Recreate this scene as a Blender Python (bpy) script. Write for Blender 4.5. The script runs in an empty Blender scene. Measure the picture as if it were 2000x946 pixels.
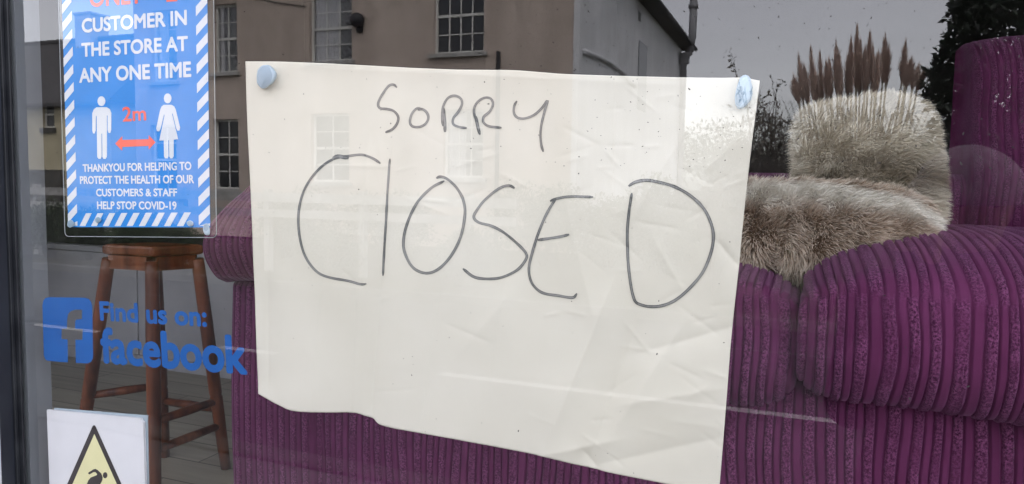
import bpy, bmesh, math, random
import numpy as np
from mathutils import Vector, Matrix, noise

R = math.radians
rng = np.random.default_rng(11)
random.seed(5)
scene = bpy.context.scene
COL = scene.collection

# ------------------------------------------------------------------ camera
F, CX, CY = 1450.0, 1000.0, 473.0            # focal length and centre, in pixels of the 2000 px wide photograph
CAM = np.array([0.0, -0.70, 1.45])           # 0.7 m in front of the glass (the plane y = 0)
AX = np.array([0.93017342, 0.04365405, -0.36451575])    # world X, Y, Z seen in camera axes (right, down, forward)
AY = np.array([0.36676439, -0.06678086, 0.9279139])
AZ = np.array([0.01616452, -0.99681224, -0.07812853])
cam_d = bpy.data.cameras.new('camera')
cam = bpy.data.objects.new('camera', cam_d)
COL.objects.link(cam)
cam_d.sensor_width = 36.0
cam_d.lens = F / 2000 * 36.0
cam_d.clip_start = 0.01
cam_d.clip_end = 800
rt = Vector((AX[0], AY[0], AZ[0])); dn = Vector((AX[1], AY[1], AZ[1])); fw = Vector((AX[2], AY[2], AZ[2]))
cam.matrix_world = Matrix.Translation(Vector(CAM)) @ Matrix((rt, -dn, -fw)).transposed().to_4x4()
scene.camera = cam

# ------------------------------------------------------------------ light
SUN_EL, SUN_AZ = R(55), R(35)               # overcast: a wide, weak sun high along the street
world = bpy.data.worlds.new('World')
scene.world = world
world.use_nodes = True
wn, wl = world.node_tree.nodes, world.node_tree.links
wn.clear()
sky = wn.new('ShaderNodeTexSky'); sky.sky_type = 'NISHITA'; sky.sun_disc = False
sky.sun_elevation = SUN_EL; sky.sun_rotation = SUN_AZ
sky.air_density = 1.0; sky.dust_density = 1.6; sky.ozone_density = 1.0
hs = wn.new('ShaderNodeHueSaturation'); hs.inputs['Saturation'].default_value = 0.2; hs.inputs['Hue'].default_value = 0.55
tc = wn.new('ShaderNodeTexCoord')
cn = wn.new('ShaderNodeTexNoise'); cn.inputs['Scale'].default_value = 2.2; cn.inputs['Detail'].default_value = 4
cr = wn.new('ShaderNodeMapRange'); cr.inputs[1].default_value = 0.3; cr.inputs[2].default_value = 0.75
cr.inputs[3].default_value = 0.88; cr.inputs[4].default_value = 1.12
cm = wn.new('ShaderNodeMix'); cm.data_type = 'RGBA'; cm.blend_type = 'MULTIPLY'; cm.inputs[0].default_value = 1
bg = wn.new('ShaderNodeBackground'); bg.inputs['Strength'].default_value = 0.15
wo = wn.new('ShaderNodeOutputWorld')
wl.new(sky.outputs[0], hs.inputs['Color'])
mp = wn.new('ShaderNodeMapping'); mp.inputs['Scale'].default_value = (1, 1, 3.5)
wl.new(tc.outputs['Generated'], mp.inputs[0]); wl.new(mp.outputs[0], cn.inputs['Vector'])
wl.new(cn.outputs[0], cr.inputs[0])
wl.new(hs.outputs[0], cm.inputs[6]); wl.new(cr.outputs[0], cm.inputs[7])
wl.new(cm.outputs[2], bg.inputs['Color']); wl.new(bg.outputs[0], wo.inputs[0])
sun_d = bpy.data.lights.new('sun', 'SUN')
sun_d.energy = 0.5; sun_d.angle = R(40); sun_d.color = (1.0, 0.96, 0.9)
sun = bpy.data.objects.new('sun', sun_d); COL.objects.link(sun)
sdir = Vector((math.sin(SUN_AZ) * math.cos(SUN_EL), math.cos(SUN_AZ) * math.cos(SUN_EL), math.sin(SUN_EL)))
sun.rotation_euler = sdir.to_track_quat('Z', 'Y').to_euler()
scene.view_settings.view_transform = 'Standard'
scene.view_settings.look = 'None'
scene.view_settings.exposure = 2.68
scene.view_settings.gamma = 1.0
scene.view_settings.use_curve_mapping = False
scene.render.engine = 'CYCLES'
scene.cycles.max_bounces = 8
scene.cycles.transparent_max_bounces = 16
scene.cycles.use_denoising = True
scene.cycles.use_adaptive_sampling = False

# ------------------------------------------------------------------ helpers
def ray(px, py):
    v = np.array([px - CX, py - CY, F])
    return np.array([v @ AX, v @ AY, v @ AZ])

def at(px, py, y):
    """point of the plane y = const that lies on the photograph's pixel (px, py)"""
    r = ray(px, py)
    return Vector(CAM + r * ((y - CAM[1]) / r[1]))

def at_z(px, py, z):
    r = ray(px, py)
    return Vector(CAM + r * ((z - CAM[2]) / r[2]))

def mirr(px, py, depth):
    """the real place of what the glass mirrors: depth metres in front of the glass"""
    p = at(px, py, depth)
    return Vector((p.x, -p.y, p.z))

def tag(o, label=None, cat=None, group=None, kind=None):
    if label: o['label'] = label
    if cat: o['category'] = cat
    if group: o['group'] = group
    if kind: o['kind'] = kind
    return o

def empty(name, loc=(0, 0, 0), label=None, cat=None, group=None):
    o = bpy.data.objects.new(name, None)
    o.empty_display_size = 0.1
    o.location = loc
    COL.objects.link(o)
    return tag(o, label, cat, group)

def link(name, me, mat=None, parent=None):
    o = bpy.data.objects.new(name, me)
    COL.objects.link(o)
    if mat is not None:
        for m in (mat if isinstance(mat, (list, tuple)) else [mat]):
            me.materials.append(m)
    if parent is not None:
        o.parent = parent
        o.matrix_parent_inverse = Matrix.Translation(-Vector(parent.location)) if parent.parent is None else Matrix()
        if parent.parent is not None:
            o.matrix_parent_inverse = Matrix()
    return o

def mesh(name, verts, faces, smooth=False):
    me = bpy.data.meshes.new(name)
    me.from_pydata([tuple(v) for v in verts], [], [tuple(f) for f in faces])
    if smooth:
        me.polygons.foreach_set('use_smooth', [True] * len(me.polygons))
    me.update()
    return me

class MB:
    """collects shapes into one mesh"""
    def __init__(s): s.v = []; s.f = []; s.mi = []
    def add(s, verts, faces, mi=0):
        n = len(s.v)
        s.v += [tuple(v) for v in verts]
        s.f += [tuple(i + n for i in f) for f in faces]
        s.mi += [mi] * len(faces)
    def box(s, x0, x1, y0, y1, z0, z1, mi=0):
        v = [(x, y, z) for z in (z0, z1) for y in (y0, y1) for x in (x0, x1)]
        s.add(v, [(0, 2, 3, 1), (4, 5, 7, 6), (0, 1, 5, 4), (2, 6, 7, 3), (0, 4, 6, 2), (1, 3, 7, 5)], mi)
    def quad(s, a, b, c, d, mi=0): s.add([a, b, c, d], [(0, 1, 2, 3)], mi)
    def tube(s, pts, rad, n=10, caps=True, mi=0):
        pts = [Vector(p) for p in pts]
        rad = rad if isinstance(rad, (list, tuple)) else [rad] * len(pts)
        vs = []; fs = []
        up = Vector((0.123, 0.456, 0.88)).normalized()
        for i, p in enumerate(pts):
            t = (pts[min(i + 1, len(pts) - 1)] - pts[max(i - 1, 0)]).normalized()
            a = t.cross(up)
            if a.length < 1e-3: a = t.cross(Vector((1, 0, 0)))
            a.normalize(); b = t.cross(a)
            for k in range(n):
                th = 2 * math.pi * k / n
                vs.append(p + (a * math.cos(th) + b * math.sin(th)) * rad[i])
        for i in range(len(pts) - 1):
            for k in range(n):
                k2 = (k + 1) % n
                fs.append((i * n + k, i * n + k2, (i + 1) * n + k2, (i + 1) * n + k))
        if caps:
            fs.append(tuple(range(n))[::-1]); fs.append(tuple(range((len(pts) - 1) * n, len(pts) * n)))
        s.add(vs, fs, mi)
    def ball(s, c, r, nu=16, nv=10, mi=0):
        r = r if isinstance(r, (list, tuple)) else (r, r, r)
        vs = [(c[0], c[1], c[2] - r[2])]; fs = []
        for j in range(1, nv):
            ph = -math.pi / 2 + math.pi * j / nv
            for i in range(nu):
                th = 2 * math.pi * i / nu
                vs.append((c[0] + r[0] * math.cos(ph) * math.cos(th), c[1] + r[1] * math.cos(ph) * math.sin(th), c[2] + r[2] * math.sin(ph)))
        vs.append((c[0], c[1], c[2] + r[2]))
        for i in range(nu): fs.append((0, 1 + (i + 1) % nu, 1 + i))
        for j in range(nv - 2):
            for i in range(nu):
                a = 1 + j * nu + i; b = 1 + j * nu + (i + 1) % nu
                fs.append((a, b, b + nu, a + nu))
        t = len(vs) - 1; o = 1 + (nv - 2) * nu
        for i in range(nu): fs.append((o + i, o + (i + 1) % nu, t))
        s.add(vs, fs, mi)
    def build(s, name, mat, parent=None, smooth=False, bevel=0):
        me = mesh(name, s.v, s.f, smooth)
        o = link(name, me, mat, parent)
        if any(s.mi): me.polygons.foreach_set('material_index', s.mi)
        if bevel:
            b = o.modifiers.new('bevel', 'BEVEL'); b.width = bevel; b.segments = 2; b.limit_method = 'ANGLE'
        return o

# ------------------------------------------------------------------ materials
def new_mat(name):
    m = bpy.data.materials.new(name); m.use_nodes = True
    nt = m.node_tree
    p = nt.nodes['Principled BSDF']
    return m, nt, p

def N(nt, typ, **kw):
    n = nt.nodes.new(typ)
    for k, v in kw.items():
        if k.startswith('i_'):
            key = k[2:]
            n.inputs[int(key) if key.isdigit() else key.replace('_', ' ')].default_value = v
        else: setattr(n, k, v)
    return n

def rgba(c): return (c[0], c[1], c[2], 1)

def mat_noise(name, c1, c2, scale=8.0, rough=0.7, detail=5, bump=0.0, bscale=None, coord='Object', stretch=(1, 1, 1), lo=0.35, hi=0.65, spec=0.3, bdist=0.01):
    m, nt, p = new_mat(name)
    t = N(nt, 'ShaderNodeTexCoord'); mpn = N(nt, 'ShaderNodeMapping'); mpn.inputs['Scale'].default_value = stretch
    nt.links.new(t.outputs[coord], mpn.inputs[0])
    n = N(nt, 'ShaderNodeTexNoise', i_Scale=scale, i_Detail=detail)
    nt.links.new(mpn.outputs[0], n.inputs['Vector'])
    r = N(nt, 'ShaderNodeValToRGB')
    r.color_ramp.elements[0].position = lo; r.color_ramp.elements[0].color = rgba(c1)
    r.color_ramp.elements[1].position = hi; r.color_ramp.elements[1].color = rgba(c2)
    nt.links.new(n.outputs[0], r.inputs[0]); nt.links.new(r.outputs[0], p.inputs['Base Color'])
    p.inputs['Roughness'].default_value = rough
    p.inputs['Specular IOR Level'].default_value = spec
    if bump:
        n2 = N(nt, 'ShaderNodeTexNoise', i_Scale=bscale or scale * 4, i_Detail=4)
        nt.links.new(mpn.outputs[0], n2.inputs['Vector'])
        b = N(nt, 'ShaderNodeBump', i_Strength=bump, i_Distance=bdist)
        nt.links.new(n2.outputs[0], b.inputs['Height']); nt.links.new(b.outputs[0], p.inputs['Normal'])
    return m

def mat_plain(name, c, rough=0.6, spec=0.3, var=0.06, scale=30):
    lo = [x * (1 - var) for x in c]; hi = [min(1, x * (1 + var)) for x in c]
    return mat_noise(name, lo, hi, scale=scale, rough=rough, spec=spec)

def mat_glass(name, r0, tint, rough=0.0):
    """thin clear pane: passes light straight through, mirrors by Schlick's law (same from both sides)"""
    m, nt, p = new_mat(name)
    nt.nodes.remove(p)
    out = nt.nodes['Material Output']
    g = N(nt, 'ShaderNodeNewGeometry')
    d = N(nt, 'ShaderNodeVectorMath', operation='DOT_PRODUCT')
    nt.links.new(g.outputs['Normal'], d.inputs[0]); nt.links.new(g.outputs['Incoming'], d.inputs[1])
    a = N(nt, 'ShaderNodeMath', operation='ABSOLUTE'); nt.links.new(d.outputs['Value'], a.inputs[0])
    s1 = N(nt, 'ShaderNodeMath', operation='SUBTRACT'); s1.inputs[0].default_value = 1; nt.links.new(a.outputs[0], s1.inputs[1])
    pw = N(nt, 'ShaderNodeMath', operation='POWER'); nt.links.new(s1.outputs[0], pw.inputs[0]); pw.inputs[1].default_value = 5
    ma = N(nt, 'ShaderNodeMath', operation='MULTIPLY_ADD'); nt.links.new(pw.outputs[0], ma.inputs[0])
    ma.inputs[1].default_value = 1 - r0; ma.inputs[2].default_value = r0
    tr = N(nt, 'ShaderNodeBsdfTransparent'); tr.inputs[0].default_value = rgba(tint)
    gl = N(nt, 'ShaderNodeBsdfGlossy'); gl.inputs['Roughness'].default_value = rough; gl.inputs['Color'].default_value = (1, 1, 1, 1)
    mx = N(nt, 'ShaderNodeMixShader')
    nt.links.new(ma.outputs[0], mx.inputs[0]); nt.links.new(tr.outputs[0], mx.inputs[1]); nt.links.new(gl.outputs[0], mx.inputs[2])
    nt.links.new(mx.outputs[0], out.inputs[0])
    return m

def mat_clear(name, tint):
    m, nt, p = new_mat(name); nt.nodes.remove(p)
    tr = N(nt, 'ShaderNodeBsdfTransparent'); tr.inputs[0].default_value = rgba(tint)
    nt.links.new(tr.outputs[0], nt.nodes['Material Output'].inputs[0])
    return m

M = {}
M['asphalt'] = mat_noise('asphalt', (0.022, 0.022, 0.024), (0.042, 0.042, 0.045), scale=3, rough=0.75, bump=0.4, bscale=90)
M['paving'] = mat_noise('paving', (0.13, 0.125, 0.12), (0.2, 0.195, 0.185), scale=2.5, rough=0.85, bump=0.3, bscale=60)
M['kerb'] = mat_noise('kerb_stone', (0.08, 0.078, 0.072), (0.13, 0.126, 0.118), scale=6, rough=0.85, bump=0.3)
M['road_paint'] = mat_noise('road_paint', (0.26, 0.255, 0.25), (0.5, 0.49, 0.48), scale=14, rough=0.6)
M['earth'] = mat_noise('garden_earth', (0.04, 0.036, 0.026), (0.075, 0.072, 0.045), scale=4, rough=0.95, bump=0.6)
M['render_cream'] = mat_noise('cream_render', (0.45, 0.37, 0.32), (0.63, 0.525, 0.46), scale=2.2, rough=0.9, bump=0.15, bscale=40, stretch=(1, 1, 0.16), lo=0.25, hi=0.75)
M['render_grey'] = mat_noise('pale_grey_render', (0.64, 0.64, 0.66), (0.78, 0.78, 0.81), scale=2.0, rough=0.9, bump=0.15, bscale=40, stretch=(1, 1, 0.5))
M['render_yellow'] = mat_noise('yellow_cream_render', (0.50, 0.44, 0.30), (0.6, 0.53, 0.37), scale=1.2, rough=0.9)
M['slate'] = mat_noise('roof_slate', (0.05, 0.05, 0.055), (0.12, 0.11, 0.11), scale=6, rough=0.7, bump=0.5, bscale=20, stretch=(1, 1, 3))
M['soffit'] = mat_noise('dark_soffit', (0.05, 0.05, 0.045), (0.10, 0.09, 0.075), scale=5, rough=0.8)
M['white_paint'] = mat_plain('white_gloss_paint', (0.72, 0.71, 0.68), rough=0.5)
M['old_line'] = mat_noise('worn_road_paint', (0.05, 0.05, 0.052), (0.13, 0.13, 0.13), scale=9, rough=0.7)
M['worn_white'] = mat_noise('worn_white_paint', (0.30, 0.29, 0.28), (0.5, 0.49, 0.47), scale=10, rough=0.7)
M['house_glass'] = mat_noise('dark_window_glass', (0.012, 0.014, 0.018), (0.03, 0.033, 0.04), scale=1.5, rough=0.05, spec=0.5)
M['curtain'] = mat_noise('white_curtain', (0.66, 0.65, 0.63), (0.8, 0.79, 0.77), scale=6, rough=0.9, stretch=(6, 1, 0.3))
M['dark_iron'] = mat_plain('dark_painted_iron', (0.03, 0.03, 0.035), rough=0.45)
M['grey_pipe'] = mat_noise('weathered_grey_pipe', (0.13, 0.13, 0.14), (0.3, 0.3, 0.32), scale=5, rough=0.55, stretch=(1, 1, 0.2))
M['black_lead'] = mat_plain('black_plastic_gutter', (0.03, 0.032, 0.036), rough=0.5)
M['bark'] = mat_noise('bark', (0.05, 0.04, 0.03), (0.11, 0.09, 0.07), scale=9, rough=0.95, bump=0.5, stretch=(1, 1, 0.2))
M['twig'] = mat_noise('bare_twig', (0.10, 0.08, 0.07), (0.2, 0.17, 0.15), scale=9, rough=0.95)
M['plume_old'] = mat_noise('pampas_plume', (0.30, 0.22, 0.18), (0.50, 0.38, 0.31), scale=5, rough=0.95)
M['straw'] = mat_noise('pampas_stalk', (0.55, 0.5, 0.4), (0.72, 0.66, 0.54), scale=9, rough=0.8)
M['wall_in'] = mat_noise('charcoal_shop_wall_paint', (0.05, 0.048, 0.05), (0.08, 0.076, 0.08), scale=2, rough=0.85)
M['panel_grey'] = mat_noise('grey_panel_paint', (0.24, 0.235, 0.25), (0.32, 0.315, 0.33), scale=2.5, rough=0.8)
M['brick_front'] = mat_noise('shopfront_render', (0.4, 0.38, 0.36), (0.5, 0.48, 0.46), scale=3, rough=0.9)
M['jamb'] = mat_noise('grey_inner_jamb_paint', (0.19, 0.20, 0.215), (0.23, 0.24, 0.255), scale=3, rough=0.6)
M['bead'] = mat_noise('navy_black_glazing_bead', (0.012, 0.014, 0.02), (0.025, 0.028, 0.036), scale=6, rough=0.4)
M['frame'] = mat_noise('grey_aluminium_frame', (0.33, 0.345, 0.36), (0.42, 0.435, 0.45), scale=4, rough=0.5, stretch=(4, 4, 0.6))
M['gasket'] = mat_noise('black_rubber_gasket', (0.008, 0.009, 0.012), (0.022, 0.024, 0.028), scale=20, rough=0.45)
M['glass'] = mat_glass('window_glass', 0.067, (0.96, 0.97, 0.97))
M['glass_in'] = mat_clear('window_glass_inner', (0.97, 0.98, 0.98))
M['lamfilm'] = mat_glass('laminating_film', 0.055, (0.93, 0.93, 0.94), 0.06)
M['rim'] = mat_plain('cut_plastic_edge', (0.34, 0.36, 0.38), rough=0.4)
M['dirt'] = mat_plain('window_dirt', (0.045, 0.04, 0.04), rough=0.9)
M['print_blue'] = mat_plain('printed_blue', (0.012, 0.225, 0.64), rough=0.4, var=0.03)
M['print_white'] = mat_plain('printed_white', (0.67, 0.685, 0.72), rough=0.4, var=0.02)
M['print_red'] = mat_plain('printed_red', (0.86, 0.10, 0.07), rough=0.4, var=0.03)
M['vinyl_blue'] = mat_noise('blue_vinyl', (0.001, 0.085, 0.33), (0.0015, 0.098, 0.37), scale=20, rough=0.35)
M['card_white'] = mat_plain('white_card', (0.68, 0.665, 0.69), rough=0.5, var=0.02)
M['card_grey'] = mat_plain('blue_grey_backing_card', (0.34, 0.40, 0.45), rough=0.6)
M['print_black'] = mat_plain('printed_black', (0.022, 0.015, 0.018), rough=0.5)
M['print_yellow'] = mat_plain('faded_yellow_print', (0.72, 0.67, 0.38), rough=0.5, var=0.03)
M['putty_a'] = mat_noise('pale_blue_putty', (0.33, 0.44, 0.53), (0.39, 0.51, 0.61), scale=60, rough=0.65)
M['putty_b'] = mat_noise('pressed_blue_putty', (0.23, 0.32, 0.40), (0.28, 0.37, 0.46), scale=60, rough=0.5)
M['stool_wood'] = mat_noise('varnished_stool_wood', (0.055, 0.015, 0.007), (0.17, 0.05, 0.019), scale=9, rough=0.4, stretch=(3, 3, 0.25))
M['stool_purple'] = mat_noise('purple_stool_vinyl', (0.10, 0.02, 0.07), (0.15, 0.03, 0.1), scale=9, rough=0.5)
M['skin'] = mat_noise('skin', (0.50, 0.30, 0.22), (0.60, 0.38, 0.29), scale=20, rough=0.55)
M['coat'] = mat_noise('dark_coat_cloth', (0.012, 0.012, 0.016), (0.03, 0.03, 0.036), scale=30, rough=0.9)
M['trousers'] = mat_noise('dark_blue_denim', (0.02, 0.025, 0.045), (0.035, 0.045, 0.075), scale=40, rough=0.9)
M['boots'] = mat_plain('brown_leather', (0.06, 0.035, 0.02), rough=0.5)
M['knit'] = mat_noise('pale_knit_wool', (0.28, 0.24, 0.25), (0.46, 0.42, 0.43), scale=60, rough=0.95, bump=0.8, bscale=90, stretch=(1, 1, 0.5))
M['hair'] = mat_noise('brown_hair', (0.03, 0.02, 0.012), (0.07, 0.045, 0.03), scale=20, rough=0.6)
M['eye'] = mat_plain('eye', (0.04, 0.03, 0.03), rough=0.2)
M['lip'] = mat_plain('lip', (0.45, 0.17, 0.15), rough=0.5)
M['phone'] = mat_plain('black_phone_glass', (0.012, 0.012, 0.014), rough=0.2, spec=0.5)
M['plinth'] = mat_plain('white_plinth_paint', (0.5, 0.5, 0.5), rough=0.7)

def floor_mat():
    m, nt, p = new_mat('pale_wood_laminate')
    t = N(nt, 'ShaderNodeTexCoord')
    b = N(nt, 'ShaderNodeTexBrick', i_Scale=1.0)
    b.inputs['Brick Width'].default_value = 1.2; b.inputs['Row Height'].default_value = 0.14
    b.inputs['Mortar Size'].default_value = 0.003
    b.inputs['Color1'].default_value = rgba((0.30, 0.27, 0.205)); b.inputs['Color2'].default_value = rgba((0.42, 0.38, 0.30)); b.inputs['Mortar'].default_value = rgba((0.12, 0.1, 0.08))
    nt.links.new(t.outputs['Object'], b.inputs['Vector'])
    n = N(nt, 'ShaderNodeTexNoise', i_Scale=3.0, i_Detail=6)
    mp2 = N(nt, 'ShaderNodeMapping'); mp2.inputs['Scale'].default_value = (1, 12, 1)
    nt.links.new(t.outputs['Object'], mp2.inputs[0]); nt.links.new(mp2.outputs[0], n.inputs['Vector'])
    x = N(nt, 'ShaderNodeMix', data_type='RGBA', blend_type='MULTIPLY'); x.inputs[0].default_value = 0.5
    nt.links.new(b.outputs['Color'], x.inputs[6]); nt.links.new(n.outputs[0], x.inputs[7])
    nt.links.new(x.outputs[2], p.inputs['Base Color']); p.inputs['Roughness'].default_value = 0.4
    return m
M['laminate'] = floor_mat()

def cord_mat():
    """velvety jumbo cord: the ribs are in the mesh, the pile of the wide ribs is crushed"""
    m, nt, p = new_mat('purple_jumbo_cord')
    t = N(nt, 'ShaderNodeTexCoord')
    a = N(nt, 'ShaderNodeAttribute', attribute_name='pile')
    n1 = N(nt, 'ShaderNodeTexNoise', i_Scale=310.0, i_Detail=3, i_Roughness=0.7)
    n2 = N(nt, 'ShaderNodeTexNoise', i_Scale=9.0, i_Detail=4)
    for n in (n1, n2): nt.links.new(t.outputs['Object'], n.inputs['Vector'])
    r1 = N(nt, 'ShaderNodeValToRGB')
    r1.color_ramp.elements[0].position = 0.3; r1.color_ramp.elements[0].color = rgba((0.088, 0.015, 0.056))
    r1.color_ramp.elements[1].position = 0.7; r1.color_ramp.elements[1].color = rgba((0.140, 0.030, 0.094))
    nt.links.new(n2.outputs[0], r1.inputs[0])
    r2 = N(nt, 'ShaderNodeValToRGB')
    r2.color_ramp.elements[0].position = 0.40; r2.color_ramp.elements[0].color = rgba((0.060, 0.010, 0.040))
    r2.color_ramp.elements[1].position = 0.62; r2.color_ramp.elements[1].color = rgba((0.26, 0.075, 0.185))
    nt.links.new(n1.outputs[0], r2.inputs[0])
    n3 = N(nt, 'ShaderNodeTexNoise', i_Scale=22.0, i_Detail=3); nt.links.new(t.outputs['Object'], n3.inputs['Vector'])
    k3 = N(nt, 'ShaderNodeMapRange'); k3.inputs[1].default_value = 0.35; k3.inputs[2].default_value = 0.62; k3.inputs[3].default_value = 0.3; k3.inputs[4].default_value = 1.0; nt.links.new(n3.outputs[0], k3.inputs[0])
    m3 = N(nt, 'ShaderNodeMath', operation='MULTIPLY'); nt.links.new(a.outputs['Fac'], m3.inputs[0]); nt.links.new(k3.outputs[0], m3.inputs[1])
    x = N(nt, 'ShaderNodeMix', data_type='RGBA'); nt.links.new(m3.outputs[0], x.inputs[0])
    nt.links.new(r1.outputs[0], x.inputs[6]); nt.links.new(r2.outputs[0], x.inputs[7])
    nt.links.new(x.outputs[2], p.inputs['Base Color'])
    p.inputs['Roughness'].default_value = 0.85; p.inputs['Specular IOR Level'].default_value = 0.15
    p.inputs['Sheen Weight'].default_value = 0.2; p.inputs['Sheen Roughness'].default_value = 0.45
    p.inputs['Sheen Tint'].default_value = rgba((0.8, 0.45, 0.75))
    b = N(nt, 'ShaderNodeBump', i_Distance=0.004)
    mm = N(nt, 'ShaderNodeMath', operation='MULTIPLY_ADD'); nt.links.new(a.outputs['Fac'], mm.inputs[0]); mm.inputs[1].default_value = 0.75; mm.inputs[2].default_value = 0.15
    nt.links.new(mm.outputs[0], b.inputs['Strength']); nt.links.new(n1.outputs[0], b.inputs['Height'])
    nt.links.new(b.outputs[0], p.inputs['Normal'])
    return m
M['cord'] = cord_mat()

def fur_mat(name, root, mid, tip, patch):
    m, nt, p = new_mat(name)
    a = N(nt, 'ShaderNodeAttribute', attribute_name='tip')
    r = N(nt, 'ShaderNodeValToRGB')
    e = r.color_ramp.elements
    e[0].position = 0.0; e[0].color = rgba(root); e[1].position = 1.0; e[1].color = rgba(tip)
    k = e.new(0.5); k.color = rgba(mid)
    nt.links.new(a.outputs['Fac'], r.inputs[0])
    a2 = N(nt, 'ShaderNodeAttribute', attribute_name='tone')
    x = N(nt, 'ShaderNodeMix', data_type='RGBA', blend_type='MIX')
    nt.links.new(a2.outputs['Fac'], x.inputs[0]); nt.links.new(r.outputs[0], x.inputs[6]); x.inputs[7].default_value = rgba(patch)
    nt.links.new(x.outputs[2], p.inputs['Base Color'])
    p.inputs['Roughness'].default_value = 0.75; p.inputs['Specular IOR Level'].default_value = 0.2
    return m
M['fur_beige'] = fur_mat('beige_faux_fur', (0.42, 0.36, 0.27), (0.68, 0.605, 0.475), (0.84, 0.785, 0.66), (0.23, 0.18, 0.115))
M['fur_brown'] = fur_mat('brown_faux_fur', (0.18, 0.115, 0.07), (0.44, 0.32, 0.225), (0.80, 0.70, 0.58), (0.88, 0.84, 0.75))

def paper_mat():
    m, nt, p = new_mat('cream_paper')
    t = N(nt, 'ShaderNodeTexCoord')
    n1 = N(nt, 'ShaderNodeTexNoise', i_Scale=7.0, i_Detail=4); n2 = N(nt, 'ShaderNodeTexNoise', i_Scale=260.0, i_Detail=2)
    for n in (n1, n2): nt.links.new(t.outputs['Object'], n.inputs['Vector'])
    r = N(nt, 'ShaderNodeValToRGB')
    r.color_ramp.elements[0].position = 0.3; r.color_ramp.elements[0].color = rgba((0.625, 0.585, 0.495))
    r.color_ramp.elements[1].position = 0.7; r.color_ramp.elements[1].color = rgba((0.685, 0.645, 0.56))
    nt.links.new(n1.outputs[0], r.inputs[0]); nt.links.new(r.outputs[0], p.inputs['Base Color'])
    p.inputs['Roughness'].default_value = 0.8; p.inputs['Specular IOR Level'].default_value = 0.15
    b = N(nt, 'ShaderNodeBump', i_Strength=0.06, i_Distance=0.001)
    nt.links.new(n2.outputs[0], b.inputs['Height']); nt.links.new(b.outputs[0], p.inputs['Normal'])
    return m
M['paper'] = paper_mat()

def ink_mat():
    m, nt, p = new_mat('grey_marker_ink')
    t = N(nt, 'ShaderNodeTexCoord')
    n = N(nt, 'ShaderNodeTexNoise', i_Scale=420.0, i_Detail=3); nt.links.new(t.outputs['Object'], n.inputs['Vector'])
    a = N(nt, 'ShaderNodeAttribute', attribute_name='across')      # pooled ink at the edges, dry in the middle
    r = N(nt, 'ShaderNodeValToRGB')
    r.color_ramp.elements[0].position = 0.0; r.color_ramp.elements[0].color = rgba((0.26, 0.255, 0.245))
    r.color_ramp.elements[1].position = 1.0; r.color_ramp.elements[1].color = rgba((0.08, 0.08, 0.08))
    mx = N(nt, 'ShaderNodeMath', operation='MULTIPLY_ADD'); nt.links.new(n.outputs[0], mx.inputs[0]); mx.inputs[1].default_value = 0.9; nt.links.new(a.outputs['Fac'], mx.inputs[2])
    sb = N(nt, 'ShaderNodeMath', operation='SUBTRACT'); nt.links.new(mx.outputs[0], sb.inputs[0]); sb.inputs[1].default_value = 0.4
    nt.links.new(sb.outputs[0], r.inputs[0]); nt.links.new(r.outputs[0], p.inputs['Base Color'])
    p.inputs['Roughness'].default_value = 0.6
    return m
M['ink'] = ink_mat()

def leaf_mat(name, c1, c2, rough=0.5):
    m, nt, p = new_mat(name)
    a = N(nt, 'ShaderNodeAttribute', attribute_name='tone')
    x = N(nt, 'ShaderNodeMix', data_type='RGBA'); nt.links.new(a.outputs['Fac'], x.inputs[0])
    x.inputs[6].default_value = rgba(c1); x.inputs[7].default_value = rgba(c2)
    nt.links.new(x.outputs[2], p.inputs['Base Color']); p.inputs['Roughness'].default_value = rough
    return m
M['leaf_dark'] = leaf_mat('dark_evergreen_leaf', (0.004, 0.008, 0.005), (0.016, 0.030, 0.014))
M['leaf_hedge'] = leaf_mat('hedge_leaf', (0.015, 0.03, 0.012), (0.06, 0.09, 0.03))
M['leaf_dry'] = leaf_mat('dry_winter_leaf', (0.09, 0.075, 0.06), (0.26, 0.23, 0.19))

def set_attr(me, name, vals):
    a = me.attributes.new(name, 'FLOAT', 'POINT'); a.data.foreach_set('value', np.asarray(vals, dtype=np.float32))

M['plume'] = leaf_mat('pampas_plume_fluff', (0.48, 0.335, 0.285), (0.84, 0.68, 0.59), 0.9)
# ------------------------------------------------------------------ ground, road
def sheet(name, x0, x1, y0, y1, z, mat, kind='structure'):
    mb = MB(); mb.quad((x0, y0, z), (x1, y0, z), (x1, y1, z), (x0, y1, z))
    return tag(mb.build(name, mat), kind=kind)

sheet('ground', -300, 300, -300, 300, -0.05, M['earth'])
sheet('road', -150, 150, -7.3, -2.25, 0.0, M['asphalt'])
def slab(name, x0, x1, y0, y1, z0, z1, mat):
    mb = MB(); mb.box(x0, x1, y0, y1, z0, z1); return tag(mb.build(name, mat, bevel=0.012), kind='structure')
slab('pavement', -150, 150, -2.1, -0.03, -0.04, 0.11, M['paving'])
slab('kerb', -150, 150, -2.25, -2.103, -0.04, 0.12, M['kerb'])
slab('verge', -150, 150, -8.4, -7.453, -0.04, 0.07, M['earth'])
slab('kerb', -150, 150, -7.45, -7.3, -0.04, 0.10, M['kerb'])
mb = MB()
def road_dash(pl, pr, yv, w):
    a = at(pl, 0, yv).x if False else pl
    mb.quad((pl, -yv - w / 2, 0.004), (pr, -yv - w / 2, 0.004), (pr, -yv + w / 2, 0.004), (pl, -yv + w / 2, 0.004))
def lx(px, py, yv): return at(px, py, yv).x
for (a, b) in ((lx(60, 624, 4.3), lx(205, 643, 4.35)), (lx(438, 676, 4.33), lx(545, 690, 4.3)), (lx(860, 733, 4.28), lx(1390, 800, 4.22)), (lx(1390, 800, 4.22) , lx(1900, 868, 4.2))):
    road_dash(a, b, 4.27, 0.095)
x = lx(60, 624, 4.3) - 3
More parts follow.
